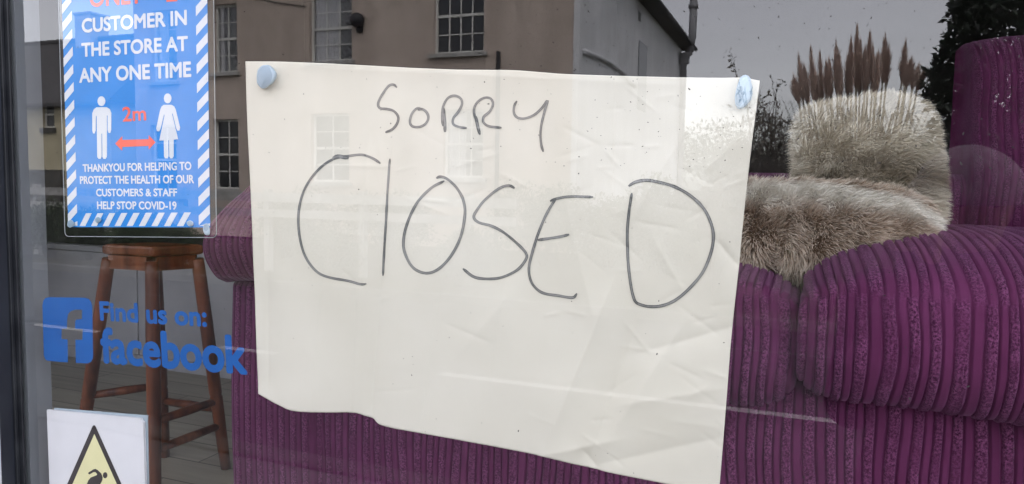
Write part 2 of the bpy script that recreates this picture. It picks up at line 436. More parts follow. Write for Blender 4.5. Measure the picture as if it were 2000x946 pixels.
while x > -60:
    road_dash(x - 4, x, 4.27, 0.075); x -= 6
x = lx(1900, 868, 4.2) + 2
while x < 60:
    road_dash(x, x + 4, 4.27, 0.075); x += 6
tag(mb.build('centre_line', M['road_paint']), kind='structure')
mb = MB()
mb.quad((-60, -6.2, 0.004), (60, -6.2, 0.004), (60, -6.13, 0.004), (-60, -6.13, 0.004))
tag(mb.build('edge_line', M['old_line']), kind='structure')
mb = MB()
mb.quad((-60, -2.47, 0.004), (60, -2.47, 0.004), (60, -2.42, 0.004), (-60, -2.42, 0.004))
tag(mb.build('edge_line', M['old_line']), kind='structure')

# ------------------------------------------------------------------ shop building
FLOOR_Z = 0.53
CZ = 1.45
shop = empty('shop_building', (0, 0, 0), 'shop with grey walls and a large window, its dim room behind the glass', 'shop')
GX0, GX1, GZ0, GZ1 = -1.013, 1.62, 0.62, 2.55          # glass opening
mb = MB()
mb.box(-4.2, -3.3, -0.03, 0.2, 0, 3.2); mb.box(1.70, 4.2, -0.03, 0.2, 0, 3.2)
mb.box(-3.3, 1.70, -0.03, 0.2, 2.64, 3.2); mb.box(-1.10, 1.70, -0.03, 0.2, 0, 0.53)
mb.box(-4.2, 4.2, -0.03, 0.2, 3.2, 6.4)
mb.build('front_wall', M['brick_front'], shop)
mb = MB(); mb.box(-4.2, 4.2, 4.6, 4.8, 0, 3.2); mb.build('back_wall', M['wall_in'], shop)
for xa in (-4.2, 4.0):
    mb = MB(); mb.box(xa, xa + 0.2, 0.2, 4.6, 0, 3.2); mb.build('side_wall', M['wall_in'], shop)
mb = MB(); mb.box(-4.0, 4.0, 0.2, 4.6, 2.95, 3.15); mb.build('ceiling', M['wall_in'], shop)
mb = MB(); mb.box(-4.3, 4.3, -0.1, 4.9, 6.4, 6.6); mb.build('roof', M['slate'], shop)
mb = MB(); mb.box(-4.0, 4.0, 0.2, 4.6, FLOOR_Z - 0.2, FLOOR_Z); tag(mb.build('shop_floor', M['laminate']), kind='structure')

win = empty('shop_window', (0, 0, GZ0), 'large shop window pane in a grey metal frame with black rubber gasket', 'window')
mb = MB()
mb.box(GX0, GX1, 0.0, 0.006, GZ0, GZ1)
mb.mi = [1 if f != 2 else 0 for f in range(6)]           # face 2 is the outer, mirroring side
mb.build('glass_pane', [M['glass'], M['glass_in']], win)
mb = MB(); mb.box(GX0 - 0.0055, GX0 - 0.0038, -0.0265, -0.0005, GZ0, GZ1); mb.build('glazing_bead', M['bead'], win)
mb = MB(); mb.box(GX0 - 0.085, GX0 + 0.006, 0.0065, 0.042, GZ0, GZ1); mb.build('inner_jamb', M['jamb'], win)
mb = MB()
mb.box(GX0 - 0.085, GX0 - 0.006, -0.027, 0.006, GZ0 - 0.08, GZ1 + 0.08)
mb.build('frame_jamb', M['frame'], win, bevel=0.002)
mb = MB(); mb.box(GX1 + 0.004, GX1 + 0.08, -0.027, 0.05, GZ0 - 0.08, GZ1 + 0.08); mb.build('frame_jamb', M['frame'], win, bevel=0.002)
mb = MB(); mb.box(GX0 - 0.002, GX1 + 0.002, -0.027, 0.05, GZ1 + 0.004, GZ1 + 0.08); mb.build('frame_head', M['frame'], win, bevel=0.002)
mb = MB(); mb.box(GX0 - 0.002, GX1 + 0.002, -0.05, 0.05, GZ0 - 0.08, GZ0 - 0.004); mb.build('frame_sill', M['frame'], win, bevel=0.002)
mb = MB()
for (xa, xb) in ((GX0 - 0.0035, GX0 + 0.007), (GX1 - 0.007, GX1 + 0.0035)):
    s = 1 if xa < 0 else -1
    e0 = xa if s > 0 else xb
    mb.box(min(e0, e0 + s * 0.0105), max(e0, e0 + s * 0.0105), -0.004, -0.0005, GZ0 - 0.003, GZ1 + 0.003)
    mb.box(min(e0, e0 + s * 0.004), max(e0, e0 + s * 0.004), -0.009, -0.0042, GZ0 - 0.003, GZ1 + 0.003)
mb.box(GX0 + 0.008, GX1 - 0.008, -0.006, -0.0005, GZ0 - 0.003, GZ0 + 0.007); mb.box(GX0 + 0.008, GX1 - 0.008, -0.006, -0.0005, GZ1 - 0.007, GZ1 + 0.003)
mb.build('gasket', M['gasket'], win, bevel=0.0008)
# dried specks on the outside of the glass
mb = MB()
for i in range(620):
    px, py = random.uniform(100, 2000), random.uniform(-40, 946) ** 1
    if random.random() < 0.6: py = random.uniform(-40, 330); px = random.uniform(900, 2000) if random.random() < 0.75 else px
    c = at(px, py, -0.0006)
    if not (GX0 + 0.03 < c.x < GX1 - 0.02): continue
    r = 0.00022 * random.uniform(0.6, 2.2) if random.random() < 0.93 else 0.0007
    k = random.randint(5, 7); an = random.uniform(0, 6); el = random.uniform(1, 2.4)
    vs = []
    for j in range(k):
        th = 2 * math.pi * j / k; rr = r * random.uniform(0.6, 1.2)
        u, w = math.cos(th) * rr * el, math.sin(th) * rr
        vs.append((c.x + u * math.cos(an) - w * math.sin(an), c.y, c.z + u * math.sin(an) + w * math.cos(an)))
    ap = (c.x, c.y - r * 0.3, c.z)
    mb.add(vs + [ap], [((j + 1) % k, j, k) for j in range(k)])
tag(mb.build('dirt_specks', M['dirt'], win), kind='stuff')

mb = MB()  # low panel added to supply a paler grey behind the stool
for k in range(4): mb.box(-3.9 + k * .92, -3.9 + k * .92 + .912, 1.95, 1.99, FLOOR_Z + .06, CZ - .37)
mb.box(-3.9, -.228, 1.94, 2.0, CZ - .368, CZ - .34); mb.box(-3.88, -.24, 1.955, 1.985, FLOOR_Z, FLOOR_Z + .058)
tag(mb.build('added_panel', M['panel_grey'], bevel=.004), 'low grey partition added for a paler tone behind the wooden bar stool', 'partition')
# unseen glazed door added left of the window to let more daylight in
door = empty('shop_door', (-2.1, 0, 0.12), 'unseen glazed door with grey metal frame, added left of the window for daylight inside', 'door')
mb = MB()
mb.box(-3.29, -3.2, -0.02, 0.05, 0.12, 2.63); mb.box(-1.205, -1.105, -0.02, 0.05, 0.12, 2.63)
mb.box(-3.199, -1.206, -0.02, 0.05, 2.54, 2.63); mb.box(-3.199, -1.206, -0.02, 0.05, 0.12, 0.4)
mb.build('door_frame', M['frame'], door, bevel=0.003)
mb = MB(); mb.box(-3.195, -1.21, 0.005, 0.011, 0.402, 2.538); mb.mi = [1 if f != 2 else 0 for f in range(6)]
mb.build('door_glass', [M['glass'], M['glass_in']], door)
mb = MB(); mb.tube([(-1.24, -0.02, 1.0), (-1.24, -0.06, 1.0), (-1.24, -0.06, 1.4), (-1.24, -0.02, 1.4)], 0.012); mb.build('handle', M['dark_iron'], door, smooth=True)
# ------------------------------------------------------------------ things on the glass
def plane_pts(pts, y): return [at(a, b, y) for a, b in pts]

def flat_poly(mb, pts, thick=0.00015, mi=0):
    """a thin printed shape facing the street; pts in order, extruded to the inside; concave shapes are fine"""
    bm = bmesh.new()
    vs = [bm.verts.new(p) for p in pts]
    f = bm.faces.new(vs)
    f.normal_update()
    if f.normal.y > 0: f.normal_flip()
    bmesh.ops.triangulate(bm, faces=[f])
    bm.verts.index_update()
    v = [tuple(q.co) for q in bm.verts]; fc = [[w.index for w in g.verts] for g in bm.faces]
    n = len(v)
    ring = list(range(n))
    v2 = v + [(a, b + thick, c) for a, b, c in v]
    side = [(i, (i + 1) % n, n + (i + 1) % n, n + i) for i in ring]
    mb.add(v2, fc + side, mi)
    bm.free()

def text_mesh(s, bold):
    cu = bpy.data.curves.new('t', 'FONT'); cu.body = s; cu.size = 1; cu.offset = bold; cu.resolution_u = 4
    o = bpy.data.objects.new('t', cu); COL.objects.link(o)
    dg = bpy.context.evaluated_depsgraph_get()
    me = bpy.data.meshes.new_from_object(o.evaluated_get(dg))
    v = np.array([q.co[:2] for q in me.vertices]); f = [tuple(p.vertices) for p in me.polygons]
    bpy.data.objects.remove(o); bpy.data.curves.remove(cu); bpy.data.meshes.remove(me)
    return v, f

def text_on(mb, s, pl, pr, hpx, y, bold=0.042, thick=0.00015):
    """text fitted between two baseline pixels on the plane y, cap height hpx pixels"""
    v, f = text_mesh(s, 0)
    lo, hi = v.min(0), v.max(0)
    A, B = at(*pl, y), at(*pr, y)
    T = at((pl[0] + pr[0]) / 2, (pl[1] + pr[1]) / 2 - hpx, y); Mid = (A + B) / 2
    h = (T - Mid).length
    ex = (B - A); ez = Vector((0, 0, 1)) + Vector((ex.z, 0, -ex.x)).normalized() * 0
    up = Vector((-ex.z, 0, ex.x)).normalized()
    out = []
    b_ = bold * h
    exn = ex.normalized()
    sh = [(0, 0)] + [(math.cos(k * math.pi / 4) * b_, math.sin(k * math.pi / 4) * b_) for k in range(8)]
    W = ex.length - 2 * b_; H_ = h - 2 * b_
    f0 = f; f = []
    for k, (sx, sy) in enumerate(sh):
        m0 = len(out)
        for q in v:
            u = (q[0] - lo[0]) / (hi[0] - lo[0]) * W + b_ + sx; w = (q[1] - lo[1]) / (hi[1] - lo[1]) * H_ + b_ + sy
            out.append(A + exn * u + up * w + Vector((0, -0.000012 * k, 0)))
        f += [tuple(i + m0 for i in t) for t in f0]
    n = len(out)
    fl = [tuple(reversed(t)) for t in f]
    # face the street
    a, b, c = [out[i] for i in f[0][:3]]
    use = f if (b - a).cross(c - a).y < 0 else fl
    ed = {}
    for t in use:
        for i in range(len(t)):
            k = (t[i], t[(i + 1) % len(t)]); ed[k] = 1
    side = [(b2, a2, n + a2, n + b2) for (a2, b2) in ed if (b2, a2) not in ed]
    mb.add(out + [(p.x, p.y + thick, p.z) for p in out], list(use) + side)

def z1(x, y): return (x / 1.97, y / 1.97)           # pixels of one enlarged look at the poster

# --- poster
YP = 0.0085
poster = empty('laminated_poster', at(270, 300, YP), 'blue laminated poster with striped border about one customer in the store', 'poster')
PBL, PBR = at(133, 444, YP), at(410, 444.5, YP)
px_u = (PBR - PBL).normalized(); px_w = (PBR - PBL).length
TOPZ = at(260, -75, YP).z
lean = Vector((0.004, 0, 1)).normalized()
ph = (TOPZ - PBL.z)
def P(u, w, dy=0.0): return PBL + px_u * u + lean * w + Vector((0, dy, 0))
mb = MB()
lm = 0.0125
def rrect(u0, u1, w0, w1, r, dy):
    o = []
    for (cx, cz, a0) in ((u1 - r, w0 + r, -90), (u1 - r, w1 - r, 0), (u0 + r, w1 - r, 90), (u0 + r, w0 + r, 180)):
        for k in range(5): o.append(P(cx + r * math.cos(R(a0 + k * 22.5)), cz + r * math.sin(R(a0 + k * 22.5)), dy))
    return o
flat_poly(mb, rrect(-0.007, px_w + 0.0095, -lm, ph + lm, 0.006, 0.0009), 0.0002)
mb.build('laminate', M['lamfilm'], poster)
rm_ = rrect(-0.007, px_w + 0.0095, -lm, ph + lm, 0.006, 0.0006)
mb = MB(); mb.tube(rm_ + rm_[:1], 0.00045, 6, caps=False); mb.build('laminate_rim', M['rim'], poster)
mb = MB(); flat_poly(mb, [P(0, 0, .0003), P(px_w, 0, .0003), P(px_w, ph, .0003), P(0, ph, .0003)], 0.0003); mb.build('sheet', M['print_blue'], poster)
mb = MB()
# slanted white bars of the border
bw = 0.0175
def band(fn, length, per, wid, slant, off):
    k = -1
    while k * per + off < length + per:
        a = k * per + off
        fn(a, a + wid, slant); k += 1
def clip_quad(qs, lo, hi):
    return [(u, min(max(w, lo), hi)) for u, w in qs]
def side_bar(u0, u1):
    def fn(a, b, s):
        q = clip_quad([(u0, a), (u1, a + s), (u1, b + s), (u0, b)], 0.002, ph - 0.002)
        if abs(q[2][1] - q[1][1]) + abs(q[3][1] - q[0][1]) < 0.0005: return
        q2 = [q[0]]
        for c in q[1:]:
            if (Vector(c) - Vector(q2[-1])).length > 1e-5: q2.append(c)
        if (Vector(q2[0]) - Vector(q2[-1])).length < 1e-5: q2.pop()
        if len(q2) > 2: flat_poly(mb, [P(u, w) for u, w in q2])
    return fn
per = 0.0229
band(side_bar(0.0, bw), ph, per, per * 0.5, 0.0135, 0.006)
band(side_bar(px_w - bw, px_w), ph, per, per * 0.5, 0.0135, 0.003)
k = 0
u = bw + 0.004
while u + 0.012 < px_w - bw + 0.002:
    flat_poly(mb, [P(u, 0.0015), P(u + 0.0105, 0.0015), P(u + 0.0105 + 0.0125, 0.0185), P(u + 0.0125, 0.0185)]) if u + 0.023 < px_w - bw + 0.004 else None
    u += 0.0212
mb.build('border_stripes', M['print_white'], poster)
mb = MB()
text_on(mb, 'CUSTOMER IN', (160, 65), (365, 49.5), 29, YP)
text_on(mb, 'THE STORE AT', (159.5, 112), (367, 100), 28.5, YP)
text_on(mb, 'ANY ONE TIME', (155, 162.5), (373.5, 151), 29.5, YP)
text_on(mb, 'THANKYOU FOR HELPING TO', (162, 336.5), (374, 332.5), 15, YP, 0.034)
text_on(mb, 'PROTECT THE HEALTH OF OUR', (156.5, 360), (379, 358.5), 15, YP, 0.034)
text_on(mb, 'CUSTOMERS & STAFF', (188, 384), (346, 384), 15, YP, 0.034)
text_on(mb, 'HELP STOP COVID-19', (190, 409), (345, 410), 15.5, YP, 0.034)
mb.build('lettering', M['print_white'], poster)
mb = MB()
text_on(mb, 'ONLY', (175, 15), (279, 7), 40, YP, 0.03)
mb.build('lettering', M['print_red'], poster); mb = MB()
flat_poly(mb, plane_pts([(325, 4), (346, 2.5), (345.8, -2.5), (339.5, -2), (338.5, -37), (332.5, -36.5), (323.5, -31), (324.5, -25.5), (332, -29), (332.6, -1.6), (325, -1)], YP))
mb.build('lettering', M['print_red'], poster); mb = MB()
text_on(mb, '2m', (240, 238), (285.5, 235.5), 29, YP, 0.025)
mb.build('lettering', M['print_red'], poster)
mb = MB()
flat_poly(mb, plane_pts([z1(*p) for p in ((443, 553), (470, 525), (470, 539), (572, 536), (572, 521), (598, 548), (572, 576), (572, 562), (470, 566), (470, 581))], YP))
mb.build('arrow', M['print_red'], poster)
def circ(cx, cy, rx, ry, n=18): return [(cx + rx * math.cos(2 * math.pi * i / n), cy + ry * math.sin(2 * math.pi * i / n)) for i in range(n)]
mb = MB()
flat_poly(mb, plane_pts([z1(*p) for p in circ(390, 390, 15, 19)], YP))
man = [(372, 413), (410, 413), (422, 420), (428, 435), (428, 500), (424, 512), (418, 512), (414, 500), (414, 445), (411, 445), (411, 604), (406, 612), (398, 612), (394, 604), (393, 515), (390, 515), (391, 604), (387, 612), (379, 612), (374, 604), (372, 447), (369, 447), (368, 502), (364, 514), (358, 514), (355, 502), (355, 437), (361, 421)]
flat_poly(mb, plane_pts([z1(*p) for p in man], YP))
mb.build('man_pictogram', M['print_white'], poster)
mb = MB()
flat_poly(mb, plane_pts([z1(*p) for p in circ(645, 379, 14.5, 19)], YP))
woman = [(630, 404), (660, 404), (670, 410), (676, 422), (693, 492), (690, 503), (682, 503), (678, 494), (664, 436), (662, 440), (685, 536), (668, 538), (668, 602), (663, 610), (655, 610), (651, 602), (650, 540), (647, 540), (648, 602), (644, 610), (635, 610), (631, 602), (630, 541), (613, 541), (633, 445), (631, 440), (617, 498), (612, 506), (604, 505), (601, 495), (616, 424), (621, 411)]
flat_poly(mb, plane_pts([z1(*p) for p in woman], YP))
mb.build('woman_pictogram', M['print_white'], poster)

# --- blue vinyl decal
YD = 0.0066
decal = empty('window_decal', at(280, 660, YD), 'blue vinyl decal reading find us on facebook under the laminated poster', 'decal')
def z5(x, y): return (60 + x / 4.545, 560 + y / 4.545)
sq = [(150, 660), (128, 645), (116, 610), (110, 400), (104, 165), (112, 125), (130, 102), (165, 94), (480, 99), (515, 110), (535, 135), (545, 170), (553, 600), (550, 640), (535, 668), (505, 683), (400, 678), (397, 472), (458, 474), (462, 378), (394, 375), (394, 312), (402, 294), (455, 287), (456, 206), (395, 205), (355, 218), (331, 245), (322, 300), (320, 375), (275, 374), (272, 465), (327, 470), (329, 674)]
mb = MB(); flat_poly(mb, plane_pts([z5(*p) for p in sq], YD)); mb.build('logo_square', M['vinyl_blue'], decal)
mb = MB()
text_on(mb, 'Find us on:', z5(617, 304), z5(1566, 362), 39, YD, 0.05)
mb.build('lettering', M['vinyl_blue'], decal)
mb = MB()
text_on(mb, 'facebook', z5(630, 684), z5(1928, 790), 74, YD, 0.045)
mb.build('lettering', M['vinyl_blue'], decal)

# --- hazard card, lower left
YC = 0.0072
def z4(x, y): return (60 + x / 5.7, 780 + y / 5.7)
hz = empty('hazard_card', at(190, 900, YC), 'white hazard card with yellow warning triangle in the lower left corner of the window', 'sign')
mb = MB(); flat_poly(mb, plane_pts([z4(*p) for p in ((262, 98), (1270, 178), (1303, 182), (1300, 240), (1322, 1500), (330, 1420))], YC + .004), 0.0012); mb.build('backing_card', M['card_grey'], hz)
mb = MB(); flat_poly(mb, plane_pts([z4(*p) for p in ((178, 118), (700, 168), (1222, 216), (1232, 245), (1252, 262), (1252, 300), (1290, 1480), (225, 1400))], YC), 0.0035); mb.build('sheet', M['card_white'], hz)
mb = MB(); flat_poly(mb, plane_pts([z4(*p) for p in ((688, 300), (703, 288), (720, 300), (1165, 1290), (1160, 1315), (1140, 1320), (285, 1270), (275, 1255), (276, 1240))], YC - .0003)); mb.build('triangle_border', M['print_black'], hz)
mb = MB(); flat_poly(mb, plane_pts([z4(*p) for p in ((708, 388), (1100, 1262), (345, 1218))], YC - .0005)); mb.build('triangle', M['print_yellow'], hz)
mb = MB()
flat_poly(mb, plane_pts([z4(*p) for p in circ(828, 847, 25, 34)], YC - .0007))
flat_poly(mb, plane_pts([z4(*p) for p in ((640, 818), (700, 780), (722, 776), (745, 790), (785, 828), (800, 870), (796, 905), (770, 955), (790, 1000), (830, 1050), (800, 1075), (745, 1020), (700, 985), (640, 1010), (560, 1050), (540, 1020), (620, 960), (640, 905), (668, 872), (730, 848), (741, 836), (720, 812), (700, 812), (655, 838), (642, 832))], YC - .0007))
flat_poly(mb, plane_pts([z4(*p) for p in ((560, 1150), (640, 1085), (720, 1085), (730, 1160))], YC - .0007))
mb.build('tripping_figure', M['print_black'], hz)

# --- handwritten notice
YN = 0.0165
def crom(pts, n=8):
    p = [np.array(q, float) for q in pts]
    p = [2 * p[0] - p[1]] + p + [2 * p[-1] - p[-2]]
    out = []
    for i in range(1, len(p) - 2):
        for k in range(n):
            t = k / n
            out.append(0.5 * ((2 * p[i]) + (-p[i - 1] + p[i + 1]) * t + (2 * p[i - 1] - 5 * p[i] + 4 * p[i + 1] - p[i + 2]) * t * t + (-p[i - 1] + 3 * p[i] - 3 * p[i + 1] + p[i + 2]) * t ** 3))
    out.append(p[-2])
    return np.array(out)
def resamp(c, ts):
    d = np.r_[0, np.cumsum(np.linalg.norm(np.diff(c, axis=0), axis=1))]; d /= d[-1]
    return np.stack([np.interp(ts, d, c[:, 0]), np.interp(ts, d, c[:, 1])], 1)
e_top = crom([(479, 120), (560, 121), (700, 127), (820, 134), (900, 137), (1000, 138), (1060, 142), (1120, 146), (1280, 150), (1400, 152), (1450, 152), (1484, 158)])
e_bot = crom([(503, 770), (522, 781), (545, 792), (575, 803), (640, 806), (690, 806), (712, 813), (728, 819), (740, 830), (770, 838), (810, 845), (930, 866), (1062, 892), (1178, 920), (1300, 946), (1403, 974)])
e_lef = crom([(479, 120), (481, 200), (485, 300), (490, 420), (495, 560), (499, 690), (503, 770)])
e_rig = crom([(1484, 158), (1475, 230), (1464, 320), (1452, 430), (1441, 540), (1429, 650), (1420, 770), (1411, 880), (1403, 974)])
NU, NV = 330, 240
us = np.linspace(0, 1, NU); vs_ = np.linspace(0, 1, NV)
T_, B_, L_, R_ = resamp(e_top, us), resamp(e_bot, us), resamp(e_lef, vs_), resamp(e_rig, vs_)
def coons(i, j):
    u, v = us[i], vs_[j]
    return (1 - v) * T_[i] + v * B_[i] + (1 - u) * L_[j] + u * R_[j] - ((1 - u) * (1 - v) * T_[0] + u * (1 - v) * T_[-1] + (1 - u) * v * B_[0] + u * v * B_[-1])
def fold(px, py, a, b, wid, amp, sharp=1.0):
    """a soft crease along the segment a-b: a ridge on one side and its slope on the other"""
    ax, ay = a; bx, by = b
    dx, dy = bx - ax, by - ay; L = math.hypot(dx, dy)
    t = ((px - ax) * dx + (py - ay) * dy) / (L * L); s = ((px - ax) * -dy + (py - ay) * dx) / L
    win_ = 1 / (1 + math.exp(-(t + 0.02) * 14)) * 1 / (1 + math.exp((t - 1.02) * 14))
    return amp * win_ * math.exp(-abs(s) / wid) 
FOLDS = [((716, 330), (688, 808), 26, .0022), ((745, 560), (724, 820), 14, -.0016), ((640, 480), (610, 800), 40, .0014),
         ((1195, 560), (1085, 830), 30, .0026), ((1240, 640), (1150, 900), 22, -.0018), ((1330, 640), (1210, 830), 28, .0016),
         ((1005, 400), (960, 760), 60, .0016), ((860, 560), (820, 840), 36, -.0014), ((1430, 640), (1250, 690), 20, -.0016),
         ((1400, 760), (1220, 790), 26, .0014), ((1350, 240), (1240, 420), 30, .0012), ((1470, 250), (1380, 330), 18, .001),
         ((560, 130), (1300, 165), 22, .001), ((1060, 890), (1200, 860), 22, .0016), ((1170, 918), (1140, 880), 10, -.0012),
         ((1390, 860), (1180, 905), 26, -.0014), ((520, 560), (520, 760), 22, -.003), ((1100, 380), (1160, 620), 26, .0009),
         ((900, 690), (1010, 560), 30, .0009), ((1280, 470), (1330, 560), 14, .0008), ((1400, 470), (1440, 520), 10, -.0014), ((770, 200), (760, 420), 30, .0008)]
SMALL = []
for k in range(70):
    sx = random.uniform(600, 1440); sy = random.uniform(160, 880)
    if random.random() < 0.65: sx = random.uniform(1080, 1440)
    an = random.uniform(-0.6, 0.9); ln = random.uniform(25, 90)
    SMALL.append(((sx, sy), (sx + ln * math.cos(an), sy + ln * math.sin(an)), random.uniform(2.5, 5), random.choice((-1, 1)) * random.uniform(.00015, .00045)))
def relief(px, py):
    h = 0.0
    for f_ in FOLDS: h += fold(px, py, *f_)
    for f_ in SMALL:
        if abs(px - f_[0][0]) < 130 and abs(py - f_[0][1]) < 130: h += fold(px, py, *f_)
    n = noise.noise(Vector((px / 170, py / 240, 0.3))) * 0.0022 + noise.noise(Vector((px / 60, py / 90, 4.3))) * 0.0006
    h += n * (0.5 + 0.7 * (px - 480) / 1000)
    # held flat against the putty at the two top corners, the lower edge hangs free
    pin = math.exp(-((px - 520) ** 2 + (py - 150) ** 2) / 5000) + math.exp(-((px - 1452) ** 2 + (py - 180) ** 2) / 5000)
    h *= 1 - min(1, pin)
    h *= 1.7
    return min(h, 0.0085) - 0.0004 if h > -0.006 else -0.0064
pv = []; grid_px = np.zeros((NV, NU, 2)); grid_h = np.zeros((NV, NU))
for j in range(NV):
    for i in range(NU):
        q = coons(i, j); grid_px[j, i] = q
        h = relief(q[0], q[1]); grid_h[j, i] = h
        p = at(q[0], q[1], YN); pv.append((p.x, p.y - h, p.z))
pf = [(j * NU + i, (j + 1) * NU + i, (j + 1) * NU + i + 1, j * NU + i + 1) for j in range(NV - 1) for i in range(NU - 1)]
notice = empty('handwritten_notice', at(960, 480, YN), 'creased cream paper sheet handwritten sorry closed, stuck inside the shop window', 'notice')
so = link('sheet', mesh('sheet', pv, pf, True), M['paper'], notice)
md = so.modifiers.new('thickness', 'SOLIDIFY'); md.thickness = 0.0003; md.offset = -1 if False else 1
md.offset = -1

def z7(x, y): return (450 + x / 1.8927, 120 + y / 1.8927)
def z8(x, y): return (950 + x / 1.8927, 120 + y / 1.8927)
SORRY = [
 ([z7(*p) for p in ((617, 98), (605, 87), (585, 92), (560, 125), (546, 155), (552, 173), (580, 177), (605, 184), (622, 205), (618, 230), (600, 252), (573, 263))], 6),
 ([z7(*p) for p in ((704, 172), (688, 176), (672, 195), (665, 225), (675, 241), (700, 243), (722, 232), (733, 210), (727, 190), (710, 177), (694, 181))], 6),
 ([z7(*p) for p in ((789, 172), (790, 200), (793, 235), (793, 262))], 7.5),
 ([z7(*p) for p in ((786, 240), (783, 200), (788, 165), (805, 137), (830, 128), (853, 138), (858, 158), (845, 185), (825, 210), (824, 232), (845, 243), (875, 247))], 6),
 ([z7(*p) for p in ((908, 203), (915, 240), (923, 272))], 7.5),
 ([z7(*p) for p in ((906, 215), (902, 178), (915, 152), (940, 136), (963, 138), (972, 158), (960, 185), (938, 205), (936, 225), (955, 240), (1003, 246))], 6),
 ([z8(*p) for p in ((115, 147), (105, 165), (103, 190), (115, 208), (140, 212), (175, 200), (205, 175), (228, 145), (218, 180), (205, 230), (200, 272), (203, 310), (210, 335))], 6),
]
CLOSED = [
 ([z7(*p) for p in ((557, 378), (530, 360), (490, 346), (440, 350), (385, 360), (335, 392), (290, 445), (262, 505), (250, 580), (258, 660), (280, 725), (320, 775), (370, 798), (440, 811), (490, 823), (508, 821))], 6),
 ([z7(*p) for p in ((378, 358), (398, 351), (420, 355), (438, 358))], 10),
 ([z7(*p) for p in ((592, 360), (588, 420), (580, 560), (572, 700), (566, 793))], 5.5),
 ([z7(*p) for p in ((760, 432), (775, 427), (800, 435), (835, 468), (860, 515), (866, 570), (850, 650), (815, 720), (770, 768), (725, 783), (680, 765), (652, 720), (642, 670), (655, 600), (690, 525), (740, 470), (790, 442))], 6.5),
 ([(1005, 368), (995, 363), (982, 365), (966, 374), (945, 392), (930, 412), (925, 425), (935, 435), (960, 442), (985, 455), (1010, 475), (1028, 495), (1027, 508), (1010, 528), (980, 542), (950, 545), (925, 541), (904, 525)], 6.5),
 ([z8(*p) for p in ((235, 517), (260, 508), (310, 500), (395, 502))], 6.5),
 ([z8(*p) for p in ((257, 507), (225, 560), (195, 630), (170, 710), (158, 765), (165, 810), (185, 840), (215, 858), (265, 866), (320, 873), (337, 857))], 6.5),
 ([z8(*p) for p in ((190, 661), (230, 655), (275, 648), (308, 640))], 6.5),
 ([z8(*p) for p in ((538, 487), (528, 560), (522, 640), (526, 740), (538, 840), (550, 885), (560, 892))], 7),
 ([z8(*p) for p in ((525, 462), (550, 447), (590, 440), (635, 446), (700, 465), (760, 500), (805, 545), (832, 600), (840, 650), (830, 710), (800, 780), (750, 840), (700, 882), (650, 903), (600, 906), (560, 895), (548, 880))], 7.5),
]
def surf_h(px, py):
    return relief(px, py)
def write(name, strokes, mat):
    V = []; Fc = []; A = []
    lay = 0
    for pts, w in strokes:
        lay += 1
        c = crom(pts, 10)
        d = np.r_[0, np.cumsum(np.linalg.norm(np.diff(c, axis=0), axis=1))]
        n = max(6, int(d[-1] / 3)); c = resamp(c, np.linspace(0, 1, n))
        g = np.gradient(c, axis=0); g /= np.linalg.norm(g, axis=1)[:, None] + 1e-9
        nn = np.stack([-g[:, 1], g[:, 0]], 1)
        base = len(V)
        for i in range(n):
            e = min(i, n - 1 - i)
            ww = 0.87 * w * (0.5 if e == 0 else 0.8 if e == 1 else 1.0) * (0.92 + 0.16 * noise.noise(Vector((i * 0.17, lay * 3.1, 0))))
            for k, t in enumerate((-0.5, -0.32, 0, 0.32, 0.5)):
                q = c[i] + nn[i] * ww * t
                p = at(q[0], q[1], YN)
                V.append((p.x, p.y - surf_h(q[0], q[1]) - 0.00035 - lay * 0.000015, p.z)); A.append(abs(t) * 2 + 0.9 * noise.noise(Vector((i * 0.045, lay * 5.3, 2))) + (0.5 if e < 4 else 0))
        for i in range(n - 1):
            for k in range(4):
                a = base + i * 5 + k
                Fc.append((a, a + 1, a + 6, a + 5))
    me = mesh(name, V, Fc); set_attr(me, 'across', A)
    me.update()
    if sum(p.normal.y for p in me.polygons) > 0: me.flip_normals()
    return link(name, me, mat, notice)
write('lettering', SORRY, M['ink'])
write('lettering', CLOSED, M['ink'])

